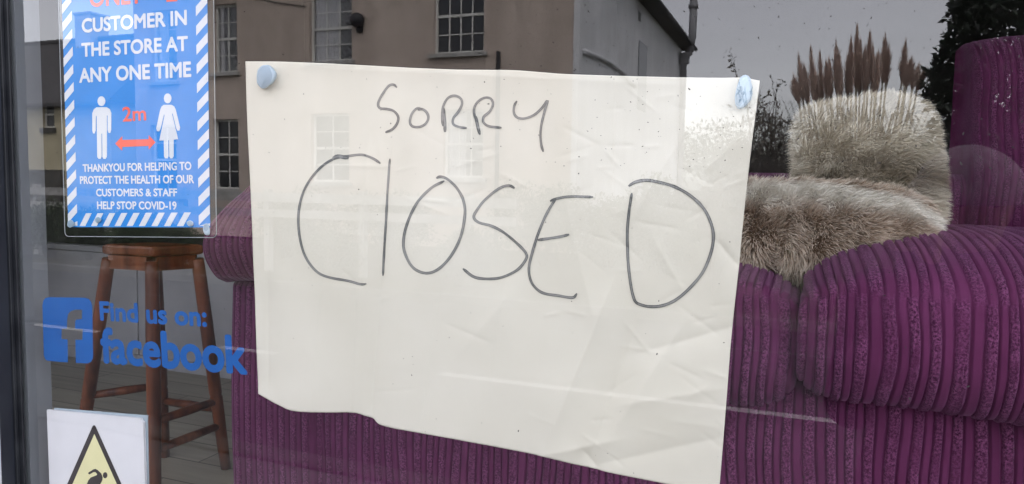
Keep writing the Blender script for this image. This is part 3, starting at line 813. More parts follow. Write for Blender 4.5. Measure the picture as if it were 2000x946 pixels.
# --- putty blobs between paper and glass
def putty(outer, inner, y_back, y_front, label):
    """outer / inner: pixel outlines of the blob and of its flat patch pressed on the glass"""
    n = 28
    o = resamp(crom(outer + [outer[0]]), np.linspace(0, 1, n + 1)[:-1]); i_ = resamp(crom(inner + [inner[0]]), np.linspace(0, 1, n + 1)[:-1])
    # start both outlines at the same side
    def roll(a):
        c = a.mean(0); an = np.arctan2(a[:, 1] - c[1], a[:, 0] - c[0]); return np.roll(a, -int(np.argmin(an)), axis=0)
    def ccw(a):
        return a if np.sum(a[:, 0] * np.roll(a[:, 1], -1) - np.roll(a[:, 0], -1) * a[:, 1]) > 0 else a[::-1]
    o, i_ = roll(ccw(o)), roll(ccw(i_))
    rings = [(o * 0.96 + o.mean(0) * 0.04, y_back), (o, y_back * 0.6 + y_front * 0.4), (o * 0.75 + i_ * 0.25, y_back * 0.2 + y_front * 0.8), (o * 0.3 + i_ * 0.7, y_back * 0.04 + y_front * 0.96), (i_, y_front)]
    V = []; Fc = []; mi = []
    sd_ = o.mean() * 0.37
    for q, y in rings:
        for j_, (a, b) in enumerate(q):
            p_ = at(a, b, y); w_ = noise.noise(Vector((a * .09 + sd_, b * .09, y * 300)))
            V.append(p_ + Vector((w_ * .0009, min(0.0008, max(-.0004, w_ * .001)) if y_front + .0006 < y < y_back - .0005 else 0, noise.noise(Vector((a * .1, b * .1 + sd_, 9))) * .0009)))
    for k in range(len(rings) - 1):
        for j in range(n):
            j2 = (j + 1) % n; Fc.append((k * n + j, k * n + j2, (k + 1) * n + j2, (k + 1) * n + j)); mi.append(0)
    V.append(at(*i_.mean(0), y_front)); t = len(V) - 1
    for j in range(n): Fc.append((4 * n + j, 4 * n + (j + 1) % n, t)); mi.append(1)
    me = mesh('putty_blob', V, Fc, True); me.polygons.foreach_set('material_index', mi)
    ob = link('putty_blob', me, [M['putty_a'], M['putty_b']])
    tag(ob, label, 'putty', 'blue putty blobs holding the papers')
    return ob
putty([(503, 137), (512, 128), (527, 128), (538, 139), (539, 152), (529, 166), (514, 174), (504, 165), (501, 150)], [(504, 139), (514, 130), (526, 131), (532, 148), (528, 162), (514, 172), (506, 162), (503, 150)], YN - .0003, 0.0062, 'round blue putty blob on the top left corner of the closed notice')
putty([(1446, 150), (1456, 146), (1465, 154), (1470, 180), (1462, 200), (1447, 214), (1437, 207), (1436, 185), (1440, 166)], [(1441, 170), (1450, 168), (1452, 182), (1451, 198), (1445, 207), (1438, 203), (1437, 186)], YN - .0003, 0.0062, 'long blue putty blob on the top right corner of the closed notice')
putty([(132, 433), (138, 429), (145, 434), (145, 441), (138, 445), (132, 441)], [(133, 433), (138, 430), (144, 435), (144, 440), (138, 443), (133, 440)], YP - .0002, 0.0062, 'blue putty blob at the bottom left corner of the blue poster')
putty([(398, 438), (406, 437), (410, 448), (409, 458), (402, 459), (397, 450)], [(399, 440), (405, 439), (407, 448), (403, 452), (398, 448)], YP - .0002, 0.0062, 'blue putty blob at the bottom right corner of the blue poster')
putty([(186, 427), (191, 424), (197, 427), (197, 432), (191, 436), (186, 432)], [(187, 428), (191, 425), (196, 428), (195, 432), (191, 434), (187, 431)], YP - .0002, 0.0062, 'pale putty blob on the bottom stripes below the man pictogram')
putty([(365, 434), (371, 431), (377, 434), (378, 440), (371, 443), (366, 440)], [(366, 435), (371, 432), (376, 435), (376, 439), (371, 441), (367, 439)], YP - .0002, 0.0062, 'pale putty blob on the bottom stripes near the right corner putty')

# ------------------------------------------------------------------ sofa in jumbo cord
PER = 0.0268
def rib(x):
    """height and pile of the cord at distance x along the cloth: one wide crushed rib, one narrow smooth rib"""
    t = (np.asarray(x) / PER) % 1.0
    wide = np.clip(1 - (np.abs(t - 0.27) / 0.24) ** 7, 0, 1)
    nar = np.clip(1 - (np.abs(t - 0.765) / 0.20) ** 8, 0, 1)
    return 0.0058 * wide + 0.0044 * nar, np.clip(1.2 - (np.abs(t - 0.27) / 0.25) ** 6, 0, 1) * (np.abs(t - 0.27) < 0.255)

def grid_mesh(name, Pg, wrap_v, disp, pile, mat, parent):
    """Pg[v, u, 3] a smooth surface; displaced along its normal by disp[v, u]"""
    du = np.gradient(Pg, axis=1)
    if wrap_v: dv = (np.roll(Pg, -1, 0) - np.roll(Pg, 1, 0)) / 2
    else: dv = np.gradient(Pg, axis=0)
    n = np.cross(du, dv); n /= np.linalg.norm(n, axis=2)[..., None] + 1e-12
    c = Pg.reshape(-1, 3).mean(0)
    if ((Pg - c) * n).sum() < 0: n = -n
    Q = Pg + n * disp[..., None]
    nv, nu = Pg.shape[:2]
    idx = np.arange(nv * nu).reshape(nv, nu)
    rows = range(nv if wrap_v else nv - 1)
    Fc = []
    for j in rows:
        j2 = (j + 1) % nv
        a, b = idx[j], idx[j2]
        Fc += list(zip(a[:-1], a[1:], b[1:], b[:-1]))
    if wrap_v:
        Fc.append(tuple(idx[:, 0])); Fc.append(tuple(idx[::-1, -1]))
    me = mesh(name, Q.reshape(-1, 3), [tuple(int(i) for i in f) for f in Fc], True)
    set_attr(me, 'pile', pile.reshape(-1))
    me.update()
    bm = bmesh.new(); bm.from_mesh(me); bmesh.ops.recalc_face_normals(bm, faces=bm.faces); bm.to_mesh(me); bm.free()
    return link(name, me, mat, parent)

SOFA_X = (-1.03, 1.02)
sofa = empty('sofa', (0, 0.7, 0.8), 'purple jumbo cord sofa with two fat seat cushions behind the window', 'sofa')
CZ = 1.45

def loop_profile(keys, n):
    """closed smooth loop through (y, z) keys"""
    k = [keys[-1]] + keys + keys[:2]
    p = [np.array(q, float) for q in k]
    out = []
    for i in range(1, len(p) - 2):
        for s in range(14):
            t = s / 14
            out.append(0.5 * ((2 * p[i]) + (-p[i - 1] + p[i + 1]) * t + (2 * p[i - 1] - 5 * p[i] + 4 * p[i + 1] - p[i + 2]) * t * t + (-p[i - 1] + 3 * p[i] - 3 * p[i + 1] + p[i + 2]) * t ** 3))
    out.append(out[0])
    return resamp(np.array(out), np.linspace(0, 1, n + 1)[:-1])

def seat_cushion(x0, x1, yf, zb, zs, zt, ph):
    """fat box cushion: front panel from zb to the seam zs, top panel crowning to zt"""
    nu = int((x1 - x0) / PER * 24); nv = 130
    U = np.linspace(0, 1, nu)
    X = x0 + (x1 - x0) * U
    yb = yf + 0.86
    keys = [(yf + 0.10, zb - 0.004), (yf + 0.035, zb + 0.004), (yf + 0.005, zb + 0.04), (yf - 0.004, (zb + zs) / 2), (yf + 0.012, zs), (yf + 0.055, zs + (zt - zs) * 0.5), (yf + 0.15, zt - 0.012), (yf + 0.30, zt), (yf + 0.6, zt - 0.008), (yb - 0.03, zs + 0.02), (yb, (zb + zs) / 2), (yb - 0.03, zb), (yf + 0.3, zb - 0.006)]
    prof = loop_profile(keys, nv)
    c = np.array([yf + 0.3, (zb + zs) / 2 + 0.02])
    rend = 0.075
    e = np.minimum(X - x0, x1 - X)
    s = np.where(e < rend, np.sqrt(np.clip(1 - ((rend - e) / rend) ** 2, 0, 1)), 1)
    s = 1 - (1 - s) * 0.30
    crown = np.clip(np.minimum(e / 0.30, 1), 0, 1); crown = 1 - (1 - crown) ** 2.0
    Pg = np.zeros((nv, nu, 3))
    for j in range(nv):
        y, z = prof[j]
        yy = c[0] + (y - c[0]) * (1 - (1 - s) * 0.28); zz = c[1] + (z - c[1]) * s
        up = max(0, (z - zs) / (zt - zs))
        zz = zz - (1 - crown) * 0.055 * up
        Pg[j, :, 0] = X; Pg[j, :, 1] = yy; Pg[j, :, 2] = zz
    # sag: slow waves
    Pg[..., 1] += 0.006 * np.sin(X * 9 + ph * 7)[None, :] 
    Pg[..., 2] += 0.004 * np.sin(X * 13 + ph * 3)[None, :]
    top = (prof[:, 1] > zs) & True
    bend = 0.006 * np.sin(prof[:, 1] * 14 + ph)                    # the ribs are not quite straight
    xx = X[None, :] + bend[:, None] + 0.003 * np.sin(X * 23)[None, :]
    xx = xx + 0.0035 * np.sin(X * 61 + ph * 900)[None, :] + 0.0016 * np.sin(prof[:, 1] * 47)[:, None] * np.sin(X * 37)[None, :]
    h, pl = rib(xx + np.where(top, PER * 0.37, 0)[:, None] + ph)
    d = h
    ds = np.abs(prof[:, 1] - zs) + np.where(prof[:, 0] > yf + 0.2, 1, 0)
    seam = np.exp(-(ds / 0.0045) ** 2)
    d = d * (1 - 0.9 * seam)[:, None] - 0.005 * seam[:, None]
    d += (rng.normal(size=d.shape) * 0.0006) * pl
    return grid_mesh('seat_cushion', Pg, True, d, pl * (1 - seam)[:, None], M['cord'], sofa)

seat_cushion(0.004, 0.80, 0.350, CZ - 0.290, CZ - 0.140, CZ - 0.062, 0.011)
seat_cushion(-0.80, -0.004, 0.385, CZ - 0.315, CZ - 0.142, CZ - 0.092, 0.004)

def cord_panel(name, x0, x1, zlo, zhi, yfun, ph, nv=40, parent=None, back=0.2, edge=0.03):
    """upright slab in cord: front face shaped by yfun(x, z), rounded at the sides"""
    nu = int((x1 - x0) / PER * 24)
    X = np.linspace(x0, x1, nu); Z = np.linspace(zlo, zhi, nv)
    XX, ZZ = np.meshgrid(X, Z)
    e = np.minimum(np.minimum(XX - x0, x1 - XX), 10)
    rd = edge - np.sqrt(np.clip(edge ** 2 - np.clip(edge - e, 0, edge) ** 2, 0, None))
    et = zhi - ZZ
    rd2 = edge - np.sqrt(np.clip(edge ** 2 - np.clip(edge - et, 0, edge) ** 2, 0, None))
    YY = yfun(XX, ZZ) + rd + rd2
    Pg = np.stack([XX, YY, ZZ], 2)
    bend = 0.004 * np.sin(ZZ * 11 + ph * 50) + 0.002 * np.sin(ZZ * 31 + XX * 5)
    h, pl = rib(XX + bend + ph + 0.003 * np.sin(XX * 57 + 2) + 0.002 * np.sin(ZZ * 23) * np.sin(XX * 31))
    d = h + rng.normal(size=h.shape) * 0.0005 * pl
    Q = Pg.copy(); Q[..., 1] -= d
    V = Q.reshape(-1, 3); nq = len(V)
    idx = np.arange(nq).reshape(nv, nu)
    Fc = []
    for j in range(nv - 1):
        Fc += [(int(a), int(b), int(c), int(dd)) for a, b, c, dd in zip(idx[j, :-1], idx[j, 1:], idx[j + 1, 1:], idx[j + 1, :-1])]
    # sides, top and back close the slab
    ring = list(idx[0, :]) + list(idx[1:, -1]) + list(idx[-1, -2::-1]) + list(idx[-2:0:-1, 0])
    yb = float(Q[..., 1].max()) + back
    V2 = [tuple(v) for v in V] + [(V[i][0], yb, V[i][2]) for i in ring]
    m_ = len(ring)
    for k in range(m_):
        k2 = (k + 1) % m_
        Fc.append((int(ring[k2]), int(ring[k]), nq + k, nq + k2))
    Fc.append(tuple(nq + k for k in range(m_)))
    me = mesh(name, V2, Fc, True)
    set_attr(me, 'pile', np.r_[pl.reshape(-1), np.zeros(m_)])
    return link(name, me, M['cord'], parent)

cord_panel('base', -0.995, 1.0, 0.80, CZ - 0.27, lambda X, Z: 0.430 + 0.006 * np.sin(X * 6), 0.013, parent=sofa, back=0.95, edge=0.03)
cord_panel('backrest', -0.82, 0.82, CZ - 0.35, CZ + 0.04, lambda X, Z: 1.34 + 0.06 * (Z - CZ), 0.02, parent=sofa, back=0.2, edge=0.05)
cord_panel('back_cushion', 0.355, 0.86, CZ - 0.13, CZ + 0.37, lambda X, Z: 1.27 + 0.10 * (Z - CZ) - 0.03 * np.cos((Z - CZ - 0.1) * 5), 0.02, parent=sofa, back=0.08, edge=0.11)

def armrest(xc, half):
    """arm with a padded pillow top over an upright panel"""
    nu = int(2 * half / PER * 24) + 30; nv = 150
    keys = []
    # loop in (x, z): a section with a fat rounded top, swept from front to back; ribs run over the front
    # front face grid: u across, v up; the pillow bulges forward and sideways
    Uw = np.linspace(-1, 1, nu); Vv = np.linspace(0, 1, nv)
    zlo, zhi = 0.80, CZ + 0.018
    Pg = np.zeros((nv, nu, 3)); pil = np.zeros((nv, nu)); dis = np.zeros((nv, nu))
    zsplit = CZ - 0.19
    for j, v in enumerate(Vv):
        z = zlo + (zhi - zlo) * v
        t = max(0, (z - zsplit) / (zhi - zsplit))
        if t > 0:
            w = half * (1.0 + 0.10 * math.sin(math.pi * min(1, t * 1.5)) - 0.0 * t) * math.sqrt(max(0.0, 1 - max(0, (t - 0.35) / 0.65) ** 3.4) + 0.004)
            yb = 0.405 - 0.045 * math.sin(math.pi * min(1, t * 1.15 + 0.05)) + 0.05 * t ** 3
        else:
            w = half * 0.985; yb = 0.425 - 0.006 * math.sin((z - zlo) * 8)
        x = xc + Uw * w
        e = 1 - np.abs(Uw)
        rd = 0.05 * (1 - np.sqrt(np.clip(1 - np.clip(1 - e / 0.3, 0, 1) ** 2, 0, 1)))
        Pg[j, :, 0] = x; Pg[j, :, 1] = yb + rd; Pg[j, :, 2] = z - (0.012 * Uw ** 2 if t > 0 else 0)
        s = Uw * half * (1 if t <= 0 else 1.08)
        h, pl = rib(s + 0.008 + (0.012 if t > 0 else 0))
        gap = math.exp(-((z - zsplit) / 0.008) ** 2)
        dis[j] = h * (1 - gap) - 0.012 * gap; pil[j] = pl * (1 - gap) * 0.8
    Pg[..., 1] -= dis
    V = Pg.reshape(-1, 3); nq = len(V); idx = np.arange(nq).reshape(nv, nu); Fc = []
    for j in range(nv - 1):
        Fc += [(int(a), int(b), int(c), int(dd)) for a, b, c, dd in zip(idx[j, :-1], idx[j, 1:], idx[j + 1, 1:], idx[j + 1, :-1])]
    ring = list(idx[0, :]) + list(idx[1:, -1]) + list(idx[-1, -2::-1]) + list(idx[-2:0:-1, 0])
    V2 = [tuple(v) for v in V]; m_ = len(ring)
    for dy in (0.25, 1.1):
        V2 += [(V[i][0], V[i][1] * 0 + 0.42 + dy, V[i][2]) for i in ring]
    for k in range(m_):
        k2 = (k + 1) % m_
        Fc.append((int(ring[k2]), int(ring[k]), nq + k, nq + k2)); Fc.append((nq + k2, nq + k, nq + m_ + k, nq + m_ + k2))
    Fc.append(tuple(nq + m_ + k for k in range(m_)))
    me = mesh('armrest', V2, Fc, True); set_attr(me, 'pile', np.r_[pil.reshape(-1), np.zeros(2 * m_)])
    return link('armrest', me, M['cord'], sofa)
armrest(-0.925, 0.115)
armrest(0.925, 0.115)
mb = MB(); mb.box(-1.06, 1.06, 0.36, 1.62, FLOOR_Z, 0.80)
tag(mb.build('display_plinth', M['plinth'], bevel=0.005), 'white display plinth under the purple sofa', 'plinth')

# ------------------------------------------------------------------ faux fur cushions
def fur_cushion(name, label, c, half, tilt, yaw, mat, n, tone_fn, lean_dir, ln, roll=0.0):
    """pillow-shaped body with tens of thousands of hairs, all one mesh"""
    Rm = Matrix.Rotation(roll, 3, 'Y') @ Matrix.Rotation(yaw, 3, 'Z') @ Matrix.Rotation(tilt, 3, 'X')
    hx, hy, hz_ = half                                   # hy is the thickness, the pillow stands in x-z
    def pill(a, b, side):
        """a, b in -1..1 over the pillow's face"""
        k = (max(0, 1 - abs(a) ** 2.6) * max(0, 1 - abs(b) ** 2.6)) ** 0.6
        px_ = 1 - 0.05 * (1 - b * b); pz_ = 1 - 0.05 * (1 - a * a)
        return Vector((a * hx * (1 - 0.11 * b ** 4), side * hy * k, b * hz_ * (1 - 0.16 * a ** 4)))
    G = 30
    V = []; Fc = []
    for side in (-1, 1):
        for j in range(G + 1):
            for i in range(G + 1):
                V.append(Rm @ pill(-1 + 2 * i / G, -1 + 2 * j / G, side) + Vector(c))
    for s in range(2):
        o = s * (G + 1) ** 2
        for j in range(G):
            for i in range(G):
                a = o + j * (G + 1) + i; q = (a, a + 1, a + G + 2, a + G + 1)
                Fc.append(q if s == 0 else q[::-1])
    tipv = [0.0] * len(V); tone = [0.0] * len(V)
    for k in range(n):
        side = -1 if random.random() < 0.72 else 1
        a, b = random.uniform(-1, 1), random.uniform(-1, 1)
        if random.random() < 0.25:
            if random.random() < 0.5: a = math.copysign(1 - abs(random.gauss(0, 0.04)), a)
            else: b = math.copysign(1 - abs(random.gauss(0, 0.04)), b)
        e = 0.02
        p0 = pill(a, b, side); pa = pill(min(1, a + e), b, side) - pill(max(-1, a - e), b, side); pb = pill(a, min(1, b + e), side) - pill(a, max(-1, b - e), side)
        nrm = pa.cross(pb); nrm = nrm.normalized() if nrm.length > 1e-9 else Vector((0, side, 0))
        if nrm.y * side < 0: nrm = -nrm
        rim = max(abs(a), abs(b)) ** 8
        nrm = (nrm * (1 - 0.6 * rim) + Vector((a * abs(a) ** 7, 0, b * abs(b) ** 7)) * 0.9).normalized()
        # tufts: hairs near each other lean the same way
        cl = noise.noise_vector(Vector((a * hx * 34, side * 3.0, b * hz_ * 34))) 
        cl2 = noise.noise_vector(Vector((a * hx * 9 + 7, side * 3.0, b * hz_ * 9)))
        dr = (nrm * 0.62 + Vector(lean_dir) * 0.6 + cl * 0.55 + cl2 * 0.45 + Vector((random.gauss(0, .14), random.gauss(0, .14), random.gauss(0, .14)))).normalized()
        L = ln * random.uniform(0.6, 1.15)
        p0w = Rm @ p0 + Vector(c); dw = Rm @ dr
        dw2 = (dw + Vector((0, 0, -0.45)) + (Rm @ cl) * 0.35).normalized()
        sd = dw.cross(Vector((random.gauss(0, 1), random.gauss(0, 1), random.gauss(0, 1)))).normalized()
        w = random.uniform(0.0004, 0.0009)
        p1 = p0w + dw * L * 0.55; p2 = p1 + dw2 * L * 0.45
        t = tone_fn(a, b, side, p0w)
        t = min(1, max(0, t + random.gauss(0, 0.12)))
        o = len(V)
        V += [p0w - sd * w, p0w + sd * w, p1 - sd * w * 0.8, p1 + sd * w * 0.8, p2]
        Fc += [(o, o + 1, o + 3, o + 2), (o + 2, o + 3, o + 4)]
        v_ = random.uniform(-0.12, 0.12)
        tipv += [0.05, 0.05, 0.5 + v_, 0.5 + v_, 0.95]; tone += [t * 0.9] * 4 + [t]
    me = mesh(name, V, Fc, False)
    set_attr(me, 'tip', tipv); set_attr(me, 'tone', tone)
    o = link(name, me, mat)
    return tag(o, label, 'cushion', 'faux fur cushions on the sofa')

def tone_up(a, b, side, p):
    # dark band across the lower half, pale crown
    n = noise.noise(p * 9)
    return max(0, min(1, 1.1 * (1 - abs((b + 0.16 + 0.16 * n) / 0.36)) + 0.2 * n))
def tone_low(a, b, side, p):
    # pale band along the upper fold
    n = noise.noise(p * 10)
    return max(0, min(1, 1.4 - abs((b - 0.22 + 0.14 * n) / 0.36) - 0.2 * abs(n)))
uc = at(1700, 300, 0.88)
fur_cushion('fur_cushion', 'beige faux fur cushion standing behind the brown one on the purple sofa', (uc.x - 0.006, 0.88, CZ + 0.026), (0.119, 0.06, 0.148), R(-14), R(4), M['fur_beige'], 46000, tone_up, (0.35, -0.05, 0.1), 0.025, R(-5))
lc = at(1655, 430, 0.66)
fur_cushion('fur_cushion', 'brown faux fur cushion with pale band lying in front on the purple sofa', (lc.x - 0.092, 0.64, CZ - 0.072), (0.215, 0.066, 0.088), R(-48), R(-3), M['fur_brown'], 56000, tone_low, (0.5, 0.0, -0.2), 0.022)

# ------------------------------------------------------------------ bar stool
tops = {k: at_z(px, py, CZ - 0.235) for k, (px, py) in dict(a=(212, 506), b=(297, 511), c=(352, 503), d=(386, 506)).items()}
bots = {k: at_z(px, py, FLOOR_Z) for k, (px, py) in dict(a=(150, 925), b=(303, 985), c=(322, 892), d=(441, 915)).items()}
tops['c'] = tops['a'] + tops['d'] - tops['b']
ctr = (tops['a'] + tops['b'] + tops['c'] + tops['d']) / 4
stool = empty('bar_stool', (ctr.x, ctr.y, FLOOR_Z), 'tall brown wooden bar stool with splayed legs left of the sofa', 'stool')
for k in 'abcd':
    mb = MB(); t, b = tops[k], bots[k]
    mb.tube([t + (b - t) * s for s in (0, 0.05, 0.3, 0.62, 0.63, 0.64, 0.9, 1.0)], [0.017, 0.0185, 0.0195, 0.019, 0.0165, 0.019, 0.017, 0.015], 16)
    mb.build('leg', M['stool_wood'], stool, smooth=True)
for (p, q, s) in (('a', 'b', 0.70), ('b', 'd', 0.66), ('d', 'c', 0.70), ('c', 'a', 0.62), ('b', 'd', 0.78)):
    A = tops[p].lerp(bots[p], s); B = tops[q].lerp(bots[q], s)
    mb = MB(); mb.tube([A, A.lerp(B, .5), B], [0.011, 0.0135, 0.011], 12); mb.build('stretcher', M['stool_wood'], stool, smooth=True)
sc_ = [ctr + (tops[k] - ctr) * 1.16 for k in 'abdc']
def seat_slab(z0, z1, grow, name, mat, par, bev):
    mb = MB(); c4 = [ctr + (p - ctr) * grow for p in sc_]
    lo = [Vector((p.x, p.y, z0)) for p in c4]; hi = [Vector((p.x, p.y, z1)) for p in c4]
    mb.add(lo + hi, [(3, 2, 1, 0), (4, 5, 6, 7)] + [(i, (i + 1) % 4, 4 + (i + 1) % 4, 4 + i) for i in range(4)])
    return mb.build(name, mat, par, bevel=bev)
seat_slab(CZ - 0.222, CZ - 0.192, 1.0, 'seat', M['stool_wood'], stool, 0.008)
for (p, q) in (('a', 'b'), ('b', 'd'), ('d', 'c'), ('c', 'a')):
    A, B = tops[p].lerp(bots[p], 0.03), tops[q].lerp(bots[q], 0.03)
    mb = MB(); d_ = (B - A).normalized(); n_ = Vector((-d_.y, d_.x, 0)) * 0.008
    a0, b0 = A + d_ * 0.012, B - d_ * 0.012
    lo = [a0 - n_, a0 + n_, b0 + n_, b0 - n_]
    v = [Vector((w.x, w.y, CZ - 0.262)) for w in lo] + [Vector((w.x, w.y, CZ - 0.2225)) for w in lo]
    mb.add(v, [(3, 2, 1, 0), (4, 5, 6, 7)] + [(i, (i + 1) % 4, 4 + (i + 1) % 4, 4 + i) for i in range(4)])
    mb.build('apron', M['stool_wood'], stool)

# ------------------------------------------------------------------ the house across the street (seen mirrored in the glass)
HY = 14.3
def hx_(px, py): return mirr(px, py, HY)
XL = hx_(262, 100).x; XR = hx_(1130, 70).x
EAVE = 6.55
house = empty('cream_house', ((XL + XR) / 2, -HY, 0), 'two storey cream rendered house with sash windows reflected in the shop window', 'house')
def wall_open(mb, x0, x1, z0, z1, y, ops, depth, facing=1, mi=0):
    """front face at y looking to +y with openings (x0, x1, z0, z1) and their reveals"""
    xs = sorted({x0, x1} | {o[0] for o in ops} | {o[1] for o in ops}); zs = sorted({z0, z1} | {o[2] for o in ops} | {o[3] for o in ops})
    for a, b in zip(xs, xs[1:]):
        for c, d in zip(zs, zs[1:]):
            m = ((a + b) / 2, (c + d) / 2)
            if any(o[0] < m[0] < o[1] and o[2] < m[1] < o[3] for o in ops): continue
            mb.quad((b, y, c), (a, y, c), (a, y, d), (b, y, d), mi)
    for o in ops:
        a, b, c, d = o; yb = y - depth
        mb.quad((a, y, c), (b, y, c), (b, yb, c), (a, yb, c), mi); mb.quad((a, y, d), (a, yb, d), (b, yb, d), (b, y, d), mi)
        mb.quad((a, y, c), (a, yb, c), (a, yb, d), (a, y, d), mi); mb.quad((b, y, c), (b, y, d), (b, yb, d), (b, yb, c), mi)
def opening(pxl, pxr, pyt, pyb):
    """an opening given by its pixels; window x grows the other way round in no case: the mirror keeps x"""
    a = hx_(pxl, (pyt + pyb) / 2); b = hx_(pxr, (pyt + pyb) / 2); t = hx_((pxl + pxr) / 2, pyt); d = hx_((pxl + pxr) / 2, pyb)
    return (a.x, b.x, d.z, t.z)
W1 = opening(417, 463, 8, 142); W2 = opening(604, 687, -12, 120); W3 = opening(847, 946, -48, 104)
G1 = opening(417, 466, 233, 370); G2 = opening(608, 682, 222, 356); G3 = opening(866, 944, 214, 348)
W0 = opening(296, 345, 20, 160); G0 = opening(296, 345, 244, 380)
DEP = 0.2
mb = MB()
wall_open(mb, XL, XR, 0, EAVE, -HY, [W0, W1, W2, W3, G0, G1, G2, G3], DEP)
mb.build('facade', M['render_cream'], house)
mb = MB()
HD = 13.4                                   # how far the side wall runs back
sw0, sw1 = -HY - 0.02, -HY - HD
mb.quad((XR - 0.002, sw0 + 0.02, 0), (XR - 0.002, sw1, 0), (XR - 0.002, sw1, EAVE), (XR - 0.002, sw0 + 0.02, EAVE))
mb.quad((XR, sw1, 0), (XL, sw1, 0), (XL, sw1, EAVE), (XR, sw1, EAVE)); mb.quad((XL, sw1, 0), (XL, -HY, 0), (XL, -HY, EAVE), (XL, sw1, EAVE))
mb.build('side_wall', M['render_grey'], house)
mb = MB()                                    # quoin strip, plinth course and cill band on the side wall
mb.box(XR - 0.10, XR + 0.03, -HY - 0.12, -HY + 0.03, 0, EAVE - 0.1); mb.box(XR - 0.001, XR + 0.05, sw0 - 3.3, sw0 - 3.15, 0, EAVE - 0.2)
mb.build('corner_pilaster', M['render_grey'], house)
mb = MB()
arc = [(XR + 0.04, sw0 - 0.3 - 5.0 * t, 4.25 + 0.10 * math.sin(math.pi * t) * 1.5 - 0.1 * t) for t in np.linspace(0, 1, 14)]
mb.tube(arc, 0.06, 8); mb.build('hood_mould', M['render_grey'], house, smooth=True)
# side wall windows
def side_y(px, py):
    r = ray(px, py); t = (XR - CAM[0]) / r[0]; p = CAM + r * t; return -p[1], p[2]
yA, zA = side_y(1248, 78); yB, zB = side_y(1262, 150)
w = MB(); w.box(XR - 0.001, XR + 0.012, min(yA, yB), max(yA, yB), 3.6, zA); sw_ = w.build('window', M['house_glass'], house)
yA, zA = side_y(1249, 28); w = MB(); w.box(XR - 0.001, XR + 0.02, yA - 0.15, yA + 0.15, zA - 0.18, zA + 0.05); w.build('vent', M['dark_iron'], house)

def sash(op, cols, rows, curtain=0, label=None):
    x0, x1, z0, z1 = op
    y = -HY - DEP + 0.03
    f = MB()
    t = 0.055
    f.box(x0, x0 + t, y, y + 0.07, z0, z1); f.box(x1 - t, x1, y, y + 0.07, z0, z1); f.box(x0 + t, x1 - t, y, y + 0.07, z1 - t, z1); f.box(x0 + t, x1 - t, y, y + 0.07, z0, z0 + t)
    zm = (z0 + z1) / 2
    f.box(x0 + t, x1 - t, y + 0.005, y + 0.065, zm - 0.03, zm + 0.03)
    for k in range(1, cols):
        xx = x0 + t + (x1 - x0 - 2 * t) * k / cols
        f.box(xx - 0.014, xx + 0.014, y + 0.012, y + 0.05, z0 + t, zm - 0.03); f.box(xx - 0.014, xx + 0.014, y + 0.012, y + 0.05, zm + 0.03, z1 - t)
    for half in ((z0 + t, zm - 0.03), (zm + 0.03, z1 - t)):
        for k in range(1, rows):
            zz = half[0] + (half[1] - half[0]) * k / rows
            for q in range(cols):
                xa = x0 + t + (x1 - x0 - 2 * t) * q / cols + 0.0145; xb = x0 + t + (x1 - x0 - 2 * t) * (q + 1) / cols - 0.0145
                f.box(xa, xb, y + 0.014, y + 0.048, zz - 0.013, zz + 0.013)
    fr = f.build('window', M['white_paint'], house)
    g = MB(); g.box(x0 + t, x1 - t, y + 0.02, y + 0.024, z0 + t, z1 - t)
    if curtain:
        g2 = MB(); xs = np.linspace(x0 + t + 0.02, x0 + t + (x1 - x0 - 2 * t) * curtain, 60)
        vv = []; 
        for xx in xs: 
            yy = y + 0.008 + 0.011 * math.sin((xx - x0) * 60 + 2 * math.sin((xx - x0) * 13))
            vv += [(xx, min(yy, y + 0.0175), z0 + t), (xx, min(yy, y + 0.0175), z1 - t)]
        g2.add(vv, [(2 * i, 2 * i + 1, 2 * i + 3, 2 * i + 2) for i in range(59)])
        cu_ = g2.build('curtain', M['curtain'], fr, smooth=True)
        gp = g.build('pane', M['pane_clear'], fr)
        bk = MB(); bk.box(x0 - 0.2, x1 + 0.2, y - 0.6, y - 0.55, z0 - 0.2, z1 + 0.2); bk.build('room_back', M['house_glass'], fr)
    else:
        g.build('pane', M['house_glass'], fr)
    s = MB(); s.box(x0 - 0.09, x1 + 0.09, -HY + 0.002, -HY + 0.1, z0 - 0.09, z0 - 0.005); s.box(x0, x1, -HY - DEP + 0.1, -HY + 0.0015, z0 - 0.05, z0 + 0.012)
    s.build('sill', M['worn_white'], fr)
M['pane_clear'] = mat_glass('clear_house_pane', 0.08, (0.88, 0.88, 0.9))
sash(W0, 2, 2, 0.4); sash(W1, 2, 2, 0.25); sash(W2, 3, 2, 0.68); sash(W3, 4, 2); sash(G0, 2, 2); sash(G1, 2, 2); sash(G2, 2, 2); sash(G3, 3, 2, 0.5)
# roof with overhanging eaves, gutter, pipes
ov = 0.38
mb = MB()
rx0, rx1, ry0, ry1 = XL - ov, XR + ov, -HY + ov, sw1 - ov
zr = EAVE + 0.10; rz = EAVE + 3.2
mx0, mx1 = XL + 3.6, XR - 3.6; my = (ry0 + ry1) / 2
mb.add([(rx0, ry0, zr), (rx1, ry0, zr), (rx1, ry1, zr), (rx0, ry1, zr), (mx0, my, rz), (mx1, my, rz)], [(0, 1, 5, 4), (1, 2, 5), (2, 3, 4, 5), (3, 0, 4)])
rf = mb.build('roof', M['slate'], house)
mb = MB()
for (a, b, c, d) in ((XL - ov, XR + ov, -HY + 0.003, -HY + ov), (XR + 0.003, XR + ov, sw1 - ov, -HY + 0.0025), (XL - ov, XR + 0.0025, sw1 - ov, sw1 - 0.003), (XL - ov, XL - 0.003, sw1 - 0.0025, -HY + 0.0025)):
    mb.box(a, b, c, d, EAVE - 0.02, EAVE + 0.09)
